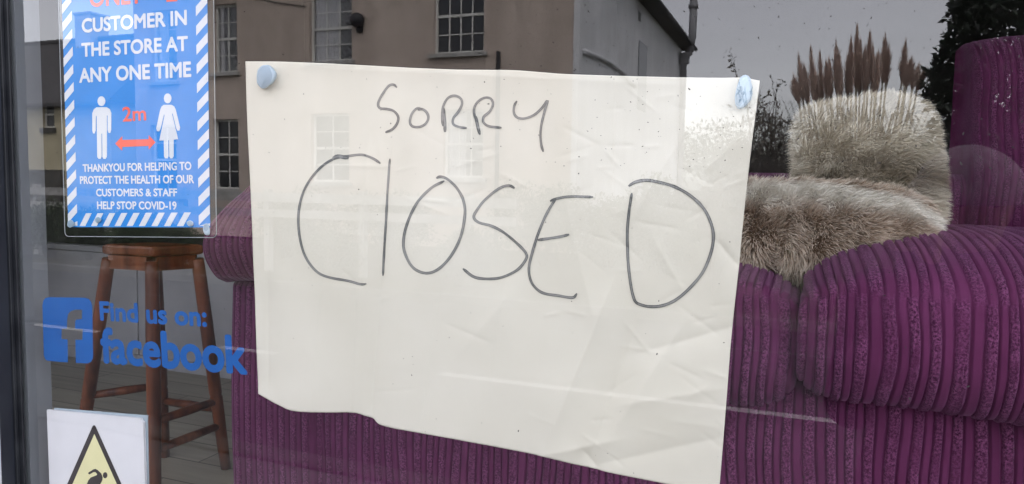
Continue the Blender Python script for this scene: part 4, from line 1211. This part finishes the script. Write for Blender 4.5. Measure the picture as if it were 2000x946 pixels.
mb.build('soffit', M['soffit'], rf)
mb = MB()
mb.tube([(XL - ov, -HY + ov + 0.06, EAVE + 0.06), (XR + ov, -HY + ov + 0.06, EAVE + 0.06)], 0.07, 8); mb.tube([(XR + ov + 0.06, -HY + ov + 0.06, EAVE + 0.06), (XR + ov + 0.06, sw1 - ov - 0.1, EAVE + 0.04)], 0.07, 8)
mb.build('gutter', M['black_lead'], rf, smooth=True)
mb = MB()
yb_ = sw1 + 0.5
mb.tube([(XR + ov + 0.05, yb_, EAVE), (XR + ov + 0.02, yb_, EAVE - 0.15), (XR + 0.16, yb_, EAVE - 0.5), (XR + 0.16, yb_, EAVE - 0.9), (XR + 0.16, yb_, 0)], 0.11, 10)
mb.box(XR + 0.02, XR + 0.34, yb_ - 0.17, yb_ + 0.17, EAVE - 0.62, EAVE - 0.25)
mb.build('downpipe', M['grey_pipe'], house, smooth=False)
mb = MB(); mb.tube([(XR + 0.30, yb_ - 0.1, EAVE - 0.3), (XR + 0.42, yb_ - 0.1, EAVE + 0.35), (XR + 0.42, yb_ - 0.1, EAVE + 3.5)], 0.14, 12); mb.tube([(XR + 0.42, yb_ - 0.1, EAVE + 1.35), (XR + 0.42, yb_ - 0.1, EAVE + 1.5)], 0.18, 12)
mb.build('vent_pipe', M['grey_pipe'], house, smooth=True)
al = hx_(704, 42)
mb = MB(); mb.ball((al.x, -HY + 0.14, al.z), (0.17, 0.14, 0.17)); mb.box(al.x - 0.07, al.x + 0.07, -HY - 0.0, -HY + 0.06, al.z - 0.26, al.z - 0.1)
mb.build('wall_lamp', M['dark_iron'], house, smooth=True)
pp = hx_(975, 120)
mb = MB(); mb.tube([(pp.x, -HY + 0.05, pp.z + 0.2), (pp.x, -HY + 0.05, 0.1)], 0.045, 8); mb.build('waste_pipe', M['dark_iron'], house, smooth=True)
a_, b_ = hx_(480, -10), hx_(600, 14)
mb = MB(); mb.tube([(a_.x, -HY + 0.03, a_.z), (((a_ + b_) / 2).x, -HY + 0.03, ((a_ + b_) / 2).z - 0.05), (b_.x, -HY + 0.03, b_.z)], 0.012, 6); mb.build('cable', M['dark_iron'], house)

# house farther off to the left
LY = 22.0
def lx_(px, py): return mirr(px, py, LY)
l0, l1 = lx_(-180, 200).x, lx_(215, 200).x
ez = lx_(100, 192).z; tz = lx_(100, 100).z
fh = empty('slate_roofed_house', ((l0 + l1) / 2, -LY, 0), 'yellowish cottage with dark slate roof left of the cream house in the reflection', 'house')
o1 = (lx_(84, 220).x, lx_(106, 220).x, lx_(95, 250).z, lx_(95, 197).z)
mb = MB(); wall_open(mb, l0, l1, 0, ez, -LY, [o1], 0.2)
mb.quad((l1, -LY, 0), (l1, -LY - 7, 0), (l1, -LY - 7, ez), (l1, -LY, ez)); mb.quad((l0, -LY, 0), (l0, -LY, ez), (l0, -LY - 7, ez), (l0, -LY - 7, 0)); mb.quad((l1, -LY - 7, 0), (l0, -LY - 7, 0), (l0, -LY - 7, ez), (l1, -LY - 7, ez))
mb.build('wall', M['render_yellow'], fh)
f = MB(); y = -LY - 0.15; x0, x1, z0, z1_ = o1
f.box(x0, x0 + .07, y, y + .06, z0, z1_); f.box(x1 - .07, x1, y, y + .06, z0, z1_); f.box(x0 + .07, x1 - .07, y, y + .06, z1_ - .07, z1_); f.box(x0 + .07, x1 - .07, y, y + .06, z0, z0 + .07); f.box(x0 + .07, x1 - .07, y, y + .06, (z0 + z1_) / 2 - .04, (z0 + z1_) / 2 + .04)
fr = f.build('window', M['white_paint'], fh)
g = MB(); g.box(x0 + .07, x1 - .07, y + .01, y + .02, z0 + .07, z1_ - .07); g.build('pane', M['house_glass'], fr)
g = MB(); g.box(x0 - .1, x1 + .1, -LY + .002, -LY + .12, z0 - .22, z0 - .005); g.build('sill', M['soffit'], fr)
mb = MB(); ri = tz + 1.2
mb.add([(l0 - .3, -LY + .4, ez - .25), (l1 + .3, -LY + .4, ez - .25), (l1 + .3, -LY - 3.5, ri), (l0 - .3, -LY - 3.5, ri), (l1 + .3, -LY - 7.4, ez - .25), (l0 - .3, -LY - 7.4, ez - .25), (l0 - .3, -LY + .4, ez - .4), (l1 + .3, -LY + .4, ez - .4)], [(0, 1, 2, 3), (3, 2, 4, 5), (0, 3, 5), (1, 4, 2), (6, 7, 1, 0)])
rf = mb.build('roof', M['slate'], fh)
mb = MB(); mb.tube([(l0 - .3, -LY - 3.5, ri + .03), (l1 + .3, -LY - 3.5, ri + .03)], 0.12, 8); mb.build('ridge', M['slate'], rf)
cx_ = lx_(40, 60).x
mb = MB(); mb.box(cx_ - .5, cx_ + .5, -LY - 4, -LY - 3, ri - .6, ri + 1.1); mb.box(cx_ - .55, cx_ + .55, -LY - 4.05, -LY - 2.95, ri + 1.1, ri + 1.2); mb.build('chimney', M['render_yellow'], rf)
mb = MB(); xp = lx_(125, 260).x; 
dkz0, dkz1 = lx_(100, 362).z, lx_(100, 332).z
mb.box(l0 + 1, xp, -LY + .003, -LY + .25, 0.1, dkz1); mb.build('porch', M['soffit'], fh)

# white rail fence along the far pavement
FY = 8.75
zr1 = mirr(100, 374, FY).z; zr2 = mirr(100, 401, FY).z
fence = empty('rail_fence', (-10, -FY, 0), 'white two rail timber fence along the far side of the road', 'fence')
fx0, fx1 = mirr(-60, 370, FY).x, mirr(1010, 380, FY).x
mb = MB(); mb.box(fx0, fx1, -FY - 0.025, -FY + 0.025, zr1 - 0.07, zr1 + 0.07); mb.build('rail', M['worn_white'], fence)
mb = MB(); mb.box(fx0, fx1, -FY - 0.025, -FY + 0.025, zr2 - 0.06, zr2 + 0.06); mb.build('rail', M['worn_white'], fence)
x = fx0
while x <= fx1:
    mb = MB(); mb.box(x - 0.05, x + 0.05, -FY - 0.13, -FY - 0.028, -0.05, zr1 + 0.12); mb.build('post', M['worn_white'], fence); x += 1.75

# ------------------------------------------------------------------ planting across the street
def leaves_into(V, Fc, tone, c, rad, n, size, aspect=2.2, shell=0.4, zmin=0.02):
    for k in range(n):
        d = Vector((random.gauss(0, 1), random.gauss(0, 1), random.gauss(0, 1))).normalized()
        r_ = (shell + (1 - shell) * random.random()) if shell else random.random() ** 0.4
        p = Vector((c[0] + d.x * rad[0] * r_, c[1] + d.y * rad[1] * r_, c[2] + d.z * rad[2] * r_))
        if p.z < zmin: continue
        a = (d * 0.5 + Vector((random.gauss(0, .6), random.gauss(0, .6), random.gauss(0, .6) + 0.2))).normalized()
        b = a.cross(Vector((random.gauss(0, 1), random.gauss(0, 1), random.gauss(0, 1)))).normalized()
        L = size * random.uniform(0.6, 1.3); W = L / aspect / 2
        nn = a.cross(b) * W * 0.4
        o = len(V)
        V += [p, p + a * L * 0.5 + b * W + nn, p + a * L, p + a * L * 0.5 - b * W + nn]
        Fc += [(o, o + 1, o + 2), (o, o + 2, o + 3)]
        tone += [random.random()] * 4

def shrub(name, label, cat, base, clumps, n, size, mat, group=None, zmin=0.02, stems=6):
    root = empty(name, base, label, cat, group)
    V, Fc, tn = [], [], []
    for (c, rad, w) in clumps: leaves_into(V, Fc, tn, c, rad, int(n * w), size, zmin=zmin)
    me = mesh('foliage', V, Fc); set_attr(me, 'tone', tn); link('foliage', me, mat, root)
    mb = MB()
    for k in range(stems):
        c, rad, w = random.choice(clumps)
        e = Vector(c) + Vector((random.uniform(-.5, .5) * rad[0], random.uniform(-.5, .5) * rad[1], random.uniform(-.2, .6) * rad[2]))
        b0 = Vector(base) + Vector((random.uniform(-.08, .08), random.uniform(-.08, .08), -0.05))
        m_ = b0.lerp(e, .5) + Vector((random.uniform(-.1, .1), random.uniform(-.1, .1), 0.1))
        mb.tube([b0, m_, e], [0.035, 0.022, 0.006], 6)
    mb.build('stem', M['bark'], root, smooth=True)
    return root

# big dark evergreen, right
TY = 7.9
def t_(px, py, d=0.0): p = mirr(px, py, TY + d); return (p.x, p.y, p.z)
tb = t_(2080, 520)
cl = []
for (px, py, d, r, w) in ((2010, 60, 0, .75, .10), (1975, 190, -.1, .62, .08), (1930, 300, .1, .5, .06), (2100, 200, .3, .95, .12), (2060, 360, -.2, .8, .12), (1945, 410, 0, .52, .07), (2180, 330, .1, .95, .10), (2090, -80, .3, .9, .08), (1930, 20, .2, .34, .03), (1985, 480, 0, .62, .06), (2150, 500, .2, .9, .08), (2230, 100, .4, 1.0, .08), (1905, 130, 0, .22, .012), (1872, 180, 0.1, .26, .014), (1882, 320, 0.1, .30, .02), (1890, 260, 0.0, .22, .014)):
    cl.append((t_(px, py, d), (r, r * .9, r * 1.0), w))
# sprigs that break the outline
for (px, py) in ((1880, 15), (1893, 50), (1868, 95), (1846, 118), (1838, 150), (1822, 165), (1850, 200), (1895, 100), (1880, 60), (1830, 190), (1842, 240), (1856, 285)):
    cl.append((t_(px, py), (.10, .12, .14), .0035))
root = shrub('evergreen_tree', 'dark evergreen tree reflected at the right edge beside the pampas plumes', 'tree', (tb[0], tb[1], 0.02), cl, 31000, 0.085, M['leaf_dark'], stems=26)

# pampas grass
PY = 8.2
pb = mirr(1665, 480, PY)
pam = empty('pampas_grass', (pb.x, pb.y, 0.0), 'clump of pampas grass with tall feathery plumes in the garden across the road', 'plant')
plumes0 = [(1552, 165, 200), (1562, 122, 205), (1572, 142, 208), (1584, 110, 200), (1592, 150, 205), (1601, 118, 204), (1612, 135, 205), (1620, 130, 195), (1633, 98, 190), (1640, 118, 200), (1655, 120, 195), (1662, 90, 185), (1672, 66, 175), (1680, 95, 190), (1690, 110, 190), (1697, 78, 175), (1706, 105, 185), (1715, 120, 180), (1728, 84, 165), (1735, 108, 170), (1768, 98, 165), (1778, 142, 172), (1790, 146, 176), (1800, 152, 178)]
plumes = plumes0 + [(px + random.uniform(-6, 6), pt + random.uniform(8, 40), pb_ + random.uniform(-4, 8)) for px, pt, pb_ in plumes0[::4]]
V, Fc, tn = [], [], []; stm = MB()
for (px, pt, pbm) in plumes:
    dpt = PY + random.uniform(-.35, .35)
    top = mirr(px + random.uniform(-2, 2), pt, dpt); bot = mirr(px - (px - 1665) * 0.07, pbm, dpt)
    ax = top - bot; L = ax.length; pt_ = random.uniform(.1, .75)
    for k in range(430):
        s = random.random() ** 0.8
        c = bot + ax * s
        wdt = 0.060 * math.sin(math.pi * min(1, 0.12 + s * 0.86)) ** 0.8 * (1 - 0.35 * s)
        an = random.uniform(0, 6.28)
        o_ = Vector((math.cos(an), math.sin(an), 0))
        p0 = c + o_ * wdt * 0.2; p1 = c + o_ * wdt * random.uniform(.5, 1.35) + ax.normalized() * random.uniform(.03, .16)
        sd = (p1 - p0).cross(Vector((random.gauss(0, 1), random.gauss(0, 1), random.gauss(0, 1)))).normalized() * 0.0045
        q = len(V); V += [p0 - sd, p0 + sd, p1]; Fc.append((q, q + 1, q + 2)); tb_ = min(1, max(0, random.gauss(pt_, .25))); tn += [tb_ * .6, tb_ * .6, tb_]
    gb = Vector((pb.x + (px - 1665) * 0.0011, bot.y, 0.02))
    mid = bot.lerp(gb, .5) + Vector(((px - 1665) * 0.0004, 0, 0.05))
    stm.tube([gb, mid, bot, bot + ax * .8], [0.016, 0.012, 0.009, 0.004], 6)
me = mesh('plumes', V, Fc); set_attr(me, 'tone', tn); link('plumes', me, M['plume'], pam)
stm.build('stalks', M['straw'], pam, smooth=True)
V, Fc, tn = [], [], []
for k in range(2600):
    an = random.uniform(0, 6.28); r0_ = random.random() ** .5 * 0.28; hgt = random.uniform(.9, 1.75) + (random.random() ** 2) * .75; spread = random.uniform(.12, 1.0)
    b0 = Vector((pb.x + math.cos(an) * r0_, pb.y + math.sin(an) * r0_, 0.02)); dirv = Vector((math.cos(an), math.sin(an), 0))
    pts = [b0, b0 + dirv * spread * .3 + Vector((0, 0, hgt * .6)), b0 + dirv * spread * .75 + Vector((0, 0, hgt)), b0 + dirv * spread * 1.15 + Vector((0, 0, hgt * .82))]
    sd = Vector((-dirv.y, dirv.x, 0)) * 0.008
    q = len(V); t = random.random()
    for i, p in enumerate(pts[:3]): V += [p - sd * (1 - i * .25), p + sd * (1 - i * .25)]; tn += [t, t]
    V.append(pts[3]); tn.append(t)
    Fc += [(q, q + 1, q + 3, q + 2), (q + 2, q + 3, q + 5, q + 4), (q + 4, q + 5, q + 6)]
me = mesh('leaves', V, Fc); set_attr(me, 'tone', tn); link('leaves', me, M['leaf_dry'], pam)

# bare twiggy shrub between paper and cushion
def twiggy(base, h, spread, n, label, seed):
    rnd = random.Random(seed)
    root = empty('bare_shrub', base, label, 'shrub', 'bare winter shrubs across the road')
    mb = MB()
    V, Fc, tn = [], [], []
    def br(p, d, L, r, lev):
        e = p + d * L; m_ = p.lerp(e, .5) + Vector((rnd.gauss(0, .04), rnd.gauss(0, .04), rnd.gauss(0, .03))) * L
        mb.tube([p, m_, e], [r, r * .8, r * .5], 5, caps=False)
        if lev > 0:
            for k in range(rnd.randint(2, 4)):
                s = rnd.uniform(.4, 1)
                br(p.lerp(e, s), (d + Vector((rnd.gauss(0, .4), rnd.gauss(0, .4), rnd.gauss(.1, .3)))).normalized(), L * rnd.uniform(.4, .65), r * .55, lev - 1)
        else:
            for k in range(3):
                leaves_into(V, Fc, tn, p.lerp(e, rnd.random()), (.05, .05, .05), 2, .06)
    for k in range(n):
        an = rnd.uniform(0, 6.28); t = rnd.uniform(0, spread)
        br(Vector(base), Vector((math.cos(an) * t, math.sin(an) * t, 1)).normalized(), h * rnd.uniform(.35, .6), 0.018, 3)
    mb.build('branches', M['twig'], root)
    me = mesh('foliage', V, Fc); set_attr(me, 'tone', tn); link('foliage', me, M['leaf_dry'], root)
tw = mirr(1500, 520, 8.9); twiggy((tw.x, tw.y, 0.02), 3.1, .42, 17, 'bare twiggy shrub with dry leaves just left of the pampas grass', 3)
tw = mirr(1395, 520, 9.3); twiggy((tw.x, tw.y, 0.02), 1.9, .5, 12, 'bare twiggy shrub farther left, beside the corner of the cream house', 8)

# dark hedge bushes by the fence
for i, (px, dd, h, lab) in enumerate(((95, 8.1, 1.0, 'dark green bush at the left end of the fence, against the window frame'), (165, 8.15, .92, 'dark green bush second from the left end of the fence'), (250, 8.1, .95, 'dark green bush below the poster, third from the left end of the fence'), (345, 8.2, .8, 'low dark bush by the fence, left of the sofa arm in the reflection'), (640, 8.2, .75, 'low dark bush by the fence in front of the curtained window'), (900, 8.2, .85, 'low dark bush by the right end of the fence'))):
    b = mirr(px, 500, dd)
    c = [((b.x + random.uniform(-.35, .35), b.y + random.uniform(-.15, .15), .07 + h * random.uniform(.35, .6)), (.45, .3, h * .42), .25) for k in range(4)]
    shrub('hedge_bush', lab, 'bush', (b.x, b.y, 0.05), c, 3600, 0.06, M['leaf_hedge'], 'bushes along the white fence', stems=5)
for (px, dd, h, lab) in ((560, 11.0, 1.5, 'tall dark bush against the cream house wall below the curtained window'), (760, 11.6, 1.3, 'rounded dark bush against the cream house, left of the waste pipe'), (1060, 12.2, 1.7, 'big dark bush at the foot of the cream house corner'), (1190, 12.6, 1.5, 'dark bush just past the corner of the cream house'), (1300, 12.0, 1.8, 'tall dark bush between the house corner and the bare shrubs')):
    b = mirr(px, 500, dd)
    c = [((b.x + random.uniform(-.6, .6), b.y + random.uniform(-.2, .2), h * random.uniform(.3, .6)), (.6, .4, h * .4), .25) for k in range(5)]
    shrub('garden_bush', lab, 'bush', (b.x, b.y, -0.04), c, 4200, 0.08, M['leaf_hedge'], 'garden bushes in front of the house', stems=6)
for i, (px, dd, r, hgt, lab) in enumerate(((60, 34, 3.2, 8, 'far round tree behind the slate roofed cottage'), (1375, 38, 3.4, 5.0, 'far low tree beyond the cream house, left of the pampas plumes'), (1750, 36, 2.6, 3.8, 'far low tree behind the pampas plumes'))):
    b = mirr(px, 360, dd)
    c = [((b.x + random.uniform(-.6, .6) * r, b.y + random.uniform(-.5, .5) * r, hgt * random.uniform(.45, .8)), (r * .6, r * .6, hgt * .22), .15) for k in range(7)]
    shrub('garden_tree', lab, 'tree', (b.x, b.y, -0.05), c, 5000, 0.22, M['leaf_hedge'], 'far trees beyond the houses', stems=9)

# ------------------------------------------------------------------ the photographer, mirrored at the right
def skin(name, verts, edges, radii, mat, parent, sub=2, root=0):
    me = bpy.data.meshes.new(name); me.from_pydata([tuple(v) for v in verts], edges, [])
    o = link(name, me, mat, parent)
    sm = o.modifiers.new('skin', 'SKIN'); sm.use_smooth_shade = True
    lay = me.skin_vertices[0].data if me.skin_vertices else None
    if lay is None:
        bm = bmesh.new(); bm.from_mesh(me); bm.verts.layers.skin.verify(); bm.to_mesh(me); bm.free(); lay = me.skin_vertices[0].data
    for i, r_ in enumerate(radii):
        lay[i].radius = r_ if isinstance(r_, tuple) else (r_, r_); lay[i].use_root = (i == root)
    ss = o.modifiers.new('sub', 'SUBSURF'); ss.levels = sub; ss.render_levels = sub
    return o
hd = mirr(1893, 395, 1.15)
GX, GYY = hd.x, -1.17
G0_ = 0.115                                  # pavement
person = empty('person', (GX, GYY - 0.03, G0_), 'person in dark coat and pale knitted hat holding up a phone, mirrored in the glass', 'person')
J = {}
J['pelvis'] = Vector((GX, GYY - 0.05, 0.83)); J['waist'] = Vector((GX, GYY - 0.03, 0.95)); J['chest'] = Vector((GX, GYY - 0.02, 1.12)); J['neck0'] = Vector((GX, GYY, 1.225)); J['neck1'] = Vector((GX, GYY + .012, 1.30))
J['shL'] = Vector((GX - 0.165, GYY - .01, 1.19)); J['elL'] = Vector((GX - 0.215, GYY + .12, 0.985)); J['wrL'] = Vector((GX - 0.105, GYY + .365, 1.36))
J['shR'] = Vector((GX + 0.165, GYY - .01, 1.19)); J['elR'] = Vector((GX + 0.23, GYY - .03, 0.93)); J['wrR'] = Vector((GX + 0.235, GYY + .07, 0.72))
for s, k in ((-1, 'L'), (1, 'R')):
    J['hip' + k] = Vector((GX + s * .085, GYY - .05, 0.79)); J['kn' + k] = Vector((GX + s * .10, GYY + .03 - .02 * s, 0.45)); J['an' + k] = Vector((GX + s * .105, GYY - .04 - .03 * s, 0.115 + .085)); J['toe' + k] = Vector((GX + s * .125, GYY + .11 - .03 * s, 0.115 + .035))
def chain(names, radii):
    vs, es = [], []
    return [J[n] for n in names], [(i, i + 1) for i in range(len(names) - 1)], radii
# body: one surface, head to feet with hands
bv, be, br_ = [], [], []
def bn(p, r_, par=None):
    bv.append(Vector(p)); br_.append(r_)
    if par is not None: be.append((par, len(bv) - 1))
    return len(bv) - 1
pel = bn(J['pelvis'], (.13, .10)); wa = bn(J['waist'], (.11, .085), pel); ch = bn(J['chest'], (.13, .095), wa); n0 = bn(J['neck0'], (.06, .06), ch); n1 = bn(J['neck1'], (.047, .05), n0)
h0 = bn(J['neck1'] + Vector((0, .012, .035)), (.058, .068), n1); h1 = bn(Vector((GX, GYY + .02, 1.395)), (.073, .088), h0); h2 = bn(Vector((GX, GYY + .012, 1.455)), (.074, .09), h1); h3 = bn(Vector((GX, GYY + .005, 1.505)), (.052, .064), h2)
bn(Vector((GX, GYY + .118, 1.405)), .011, bn(Vector((GX, GYY + .102, 1.425)), .009, h1))          # nose
for s in (-1, 1): bn(Vector((GX + s * .083, GYY + .0, 1.41)), (.012, .02), h1)
def hand(wr, palm_dir, curl_dir, side_dir, par, grip):
    pd, cd, sdv = [Vector(v).normalized() for v in (palm_dir, curl_dir, side_dir)]
    w_ = bn(wr, .022, par); pm = bn(wr + pd * .05, (.034, .017), w_)
    for k, (off, L) in enumerate(((-.027, .066), (-.009, .074), (.009, .07), (.026, .054))):
        b0 = bn(wr + pd * .085 + sdv * off, .0095, pm)
        a = bn(bv[b0] + (pd * (1 - grip * .4) + cd * grip).normalized() * L * .42, .0085, b0)
        b = bn(bv[a] + (pd * (1 - grip) + cd * (grip * 1.2 + .1)).normalized() * L * .33, .0078, a)
        bn(bv[b] + (pd * (.6 - grip) + cd * (grip * 1.2 + .15)).normalized() * L * .27, .0065, b)
    t0 = bn(wr + pd * .03 - sdv * .03 + cd * .006, .0115, w_); t1 = bn(bv[t0] - sdv * .022 + pd * .022 + cd * .008, .0098, t0); bn(bv[t1] + pd * .024 - sdv * .006 + cd * .012, .0082, t1)
for k in 'LR':
    sh = bn(J['sh' + k], .038, ch); el = bn(J['el' + k], .038, sh)
    if k == 'L': hand(J['wrL'], (-.75, .5, .42), (-.2, .5, .6), (.5, .1, .75), el, .55)
    else: hand(J['wrR'], (.02, .25, -1), (-.3, .9, .1), (0, -1, -.3), el, .35)
    hp = bn(J['hip' + k], (.085, .09), pel); kn = bn(J['kn' + k], .055, hp); an = bn(J['an' + k], .038, kn); bn(J['toe' + k], (.04, .03), an)
skin('body', bv, be, br_, M['skin'], person)
mb = MB()
for s in (-1, 1): mb.ball((GX + s * .031, GYY + .098, 1.425), (.013, .008, .008), 10, 8); mb.build('eye', M['eye'], person, smooth=True); mb = MB()
mb = MB(); mb.ball((GX, GYY + .100, 1.36), (.024, .008, .007), 10, 8); mb.build('mouth', M['lip'], person, smooth=True)
mb = MB()
def loft(rings, n=28):
    vs = []; fs = []
    for (x, y, z, rx, ry) in rings:
        for i in range(n):
            th = 2 * math.pi * i / n; c_, s_ = math.cos(th), math.sin(th)
            wr = 1 + .02 * math.sin(5 * th + z * 23)
            vs.append((x + rx * wr * math.copysign(abs(c_) ** .85, c_), y + ry * wr * math.copysign(abs(s_) ** .85, s_), z))
    for k in range(len(rings) - 1):
        for i in range(n): fs.append((k * n + i, k * n + (i + 1) % n, (k + 1) * n + (i + 1) % n, (k + 1) * n + i))
    fs.append(tuple(range(n))[::-1]); fs.append(tuple(range((len(rings) - 1) * n, len(rings) * n)))
    mb.add(vs, fs)
loft([(GX, GYY - .045, .66, .195, .155), (GX, GYY - .045, .70, .196, .156), (GX, GYY - .045, .83, .182, .142), (GX, GYY - .03, .95, .165, .130), (GX, GYY - .02, 1.06, .18, .135), (GX, GYY - .015, 1.14, .195, .132), (GX, GYY - .008, 1.195, .18, .115), (GX, GYY, 1.225, .125, .095), (GX, GYY + .004, 1.25, .085, .08)])
for k in 'LR':
    a, b, c = J['sh' + k], J['el' + k], J['wr' + k]
    mb.ball(a + Vector((0, 0, .004)), (.079, .078, .078), 18, 12)
    mb.tube([a + Vector((0, 0, .004)), a.lerp(b, .5), a.lerp(b, .9), b, b.lerp(c, .12), b.lerp(c, .5), b.lerp(c, .93)], [.072, .066, .06, .058, .056, .05, .044], 16)
mb.build('coat', M['coat'], person, smooth=True)
mb = MB()
loft([(GX, GYY - .05, .64, .15, .12), (GX, GYY - .05, .74, .155, .125), (GX, GYY - .05, .86, .15, .12)])
for k in 'LR':
    mb.tube([J['hip' + k], J['hip' + k].lerp(J['kn' + k], .5), J['kn' + k], J['kn' + k].lerp(J['an' + k], .5), J['an' + k] + Vector((0, 0, .01))], [.10, .088, .072, .064, .06], 16)
mb.build('trousers', M['trousers'], person, smooth=True)
for k in 'LR':
    skin('boot', [J['an' + k] + Vector((0, 0, .05)), J['an' + k] - Vector((0, 0.01, .03)), J['toe' + k]], [(0, 1), (1, 2)], [.052, .05, (.048, .036)], M['boots'], person)
mb = MB()
for k in range(3):
    zz = 1.225 + .036 * k; rr_ = .098 - .008 * k
    mb.tube([(GX + rr_ * math.cos(2 * math.pi * i / 20), GYY + .012 + (rr_ + .006) * math.sin(2 * math.pi * i / 20), zz + .006 * math.sin(i * 1.9)) for i in range(21)], .028, 10, caps=False)
mb.build('scarf', M['coat'], person, smooth=True)
mb = MB(); nu, nv = 36, 14; vs2 = []; fs2 = []
for j in range(nv + 1):
    ph_ = math.pi / 2 * j / nv
    for i in range(nu):
        th = 2 * math.pi * i / nu; rr = 1 + 0.035 * (1 if i % 2 else -1) * math.cos(ph_)
        rr *= 1.06 if j < 3 else 1.0
        vs2.append((GX + .108 * rr * math.cos(ph_) * math.cos(th), GYY + .004 + .122 * rr * math.cos(ph_) * math.sin(th), 1.435 + .035 * (-math.sin(th)) * .4 * math.cos(ph_) + .115 * math.sin(ph_)))
for j in range(nv):
    for i in range(nu): fs2.append((j * nu + i, j * nu + (i + 1) % nu, (j + 1) * nu + (i + 1) % nu, (j + 1) * nu + i))
mb.add(vs2, fs2); mb.build('hat', M['knit'], person, smooth=True)
# hair: soft strands at the sides and back under the hat
mb = MB()
for k in range(260):
    th = random.uniform(R(150), R(390)); 
    p = Vector((GX + .086 * math.cos(th), GYY + .004 + .098 * math.sin(th), 1.44))
    if math.sin(th) > .35: continue
    e = p + Vector((math.cos(th) * .03, math.sin(th) * .02 - .01, -random.uniform(.14, .22)))
    mb.tube([p, p.lerp(e, .5) + Vector((math.cos(th) * .02, math.sin(th) * .015, 0)), e], [.006, .007, .003], 5, caps=False)
mb.build('hair', M['hair'], person, smooth=True)
# phone: its lens end sits at the viewpoint, it reaches to the holder's hand on the right
ph_o = bpy.data.meshes.new('phone'); bm = bmesh.new(); bmesh.ops.create_cube(bm, size=1)
bmesh.ops.scale(bm, vec=(.156, .076, .008), verts=bm.verts); bmesh.ops.bevel(bm, geom=[e for e in bm.edges], offset=.0035, segments=3, affect='EDGES'); bm.to_mesh(ph_o); bm.free()
phone = link('phone', ph_o, M['phone'])
phone.matrix_world = Matrix.Translation(Vector(CAM)) @ Matrix((rt, -dn, -fw)).transposed().to_4x4() @ Matrix.Translation(Vector((.060, -.018, .012)))
tag(phone, 'black phone held level in the hand of the person in the pale hat', 'phone')
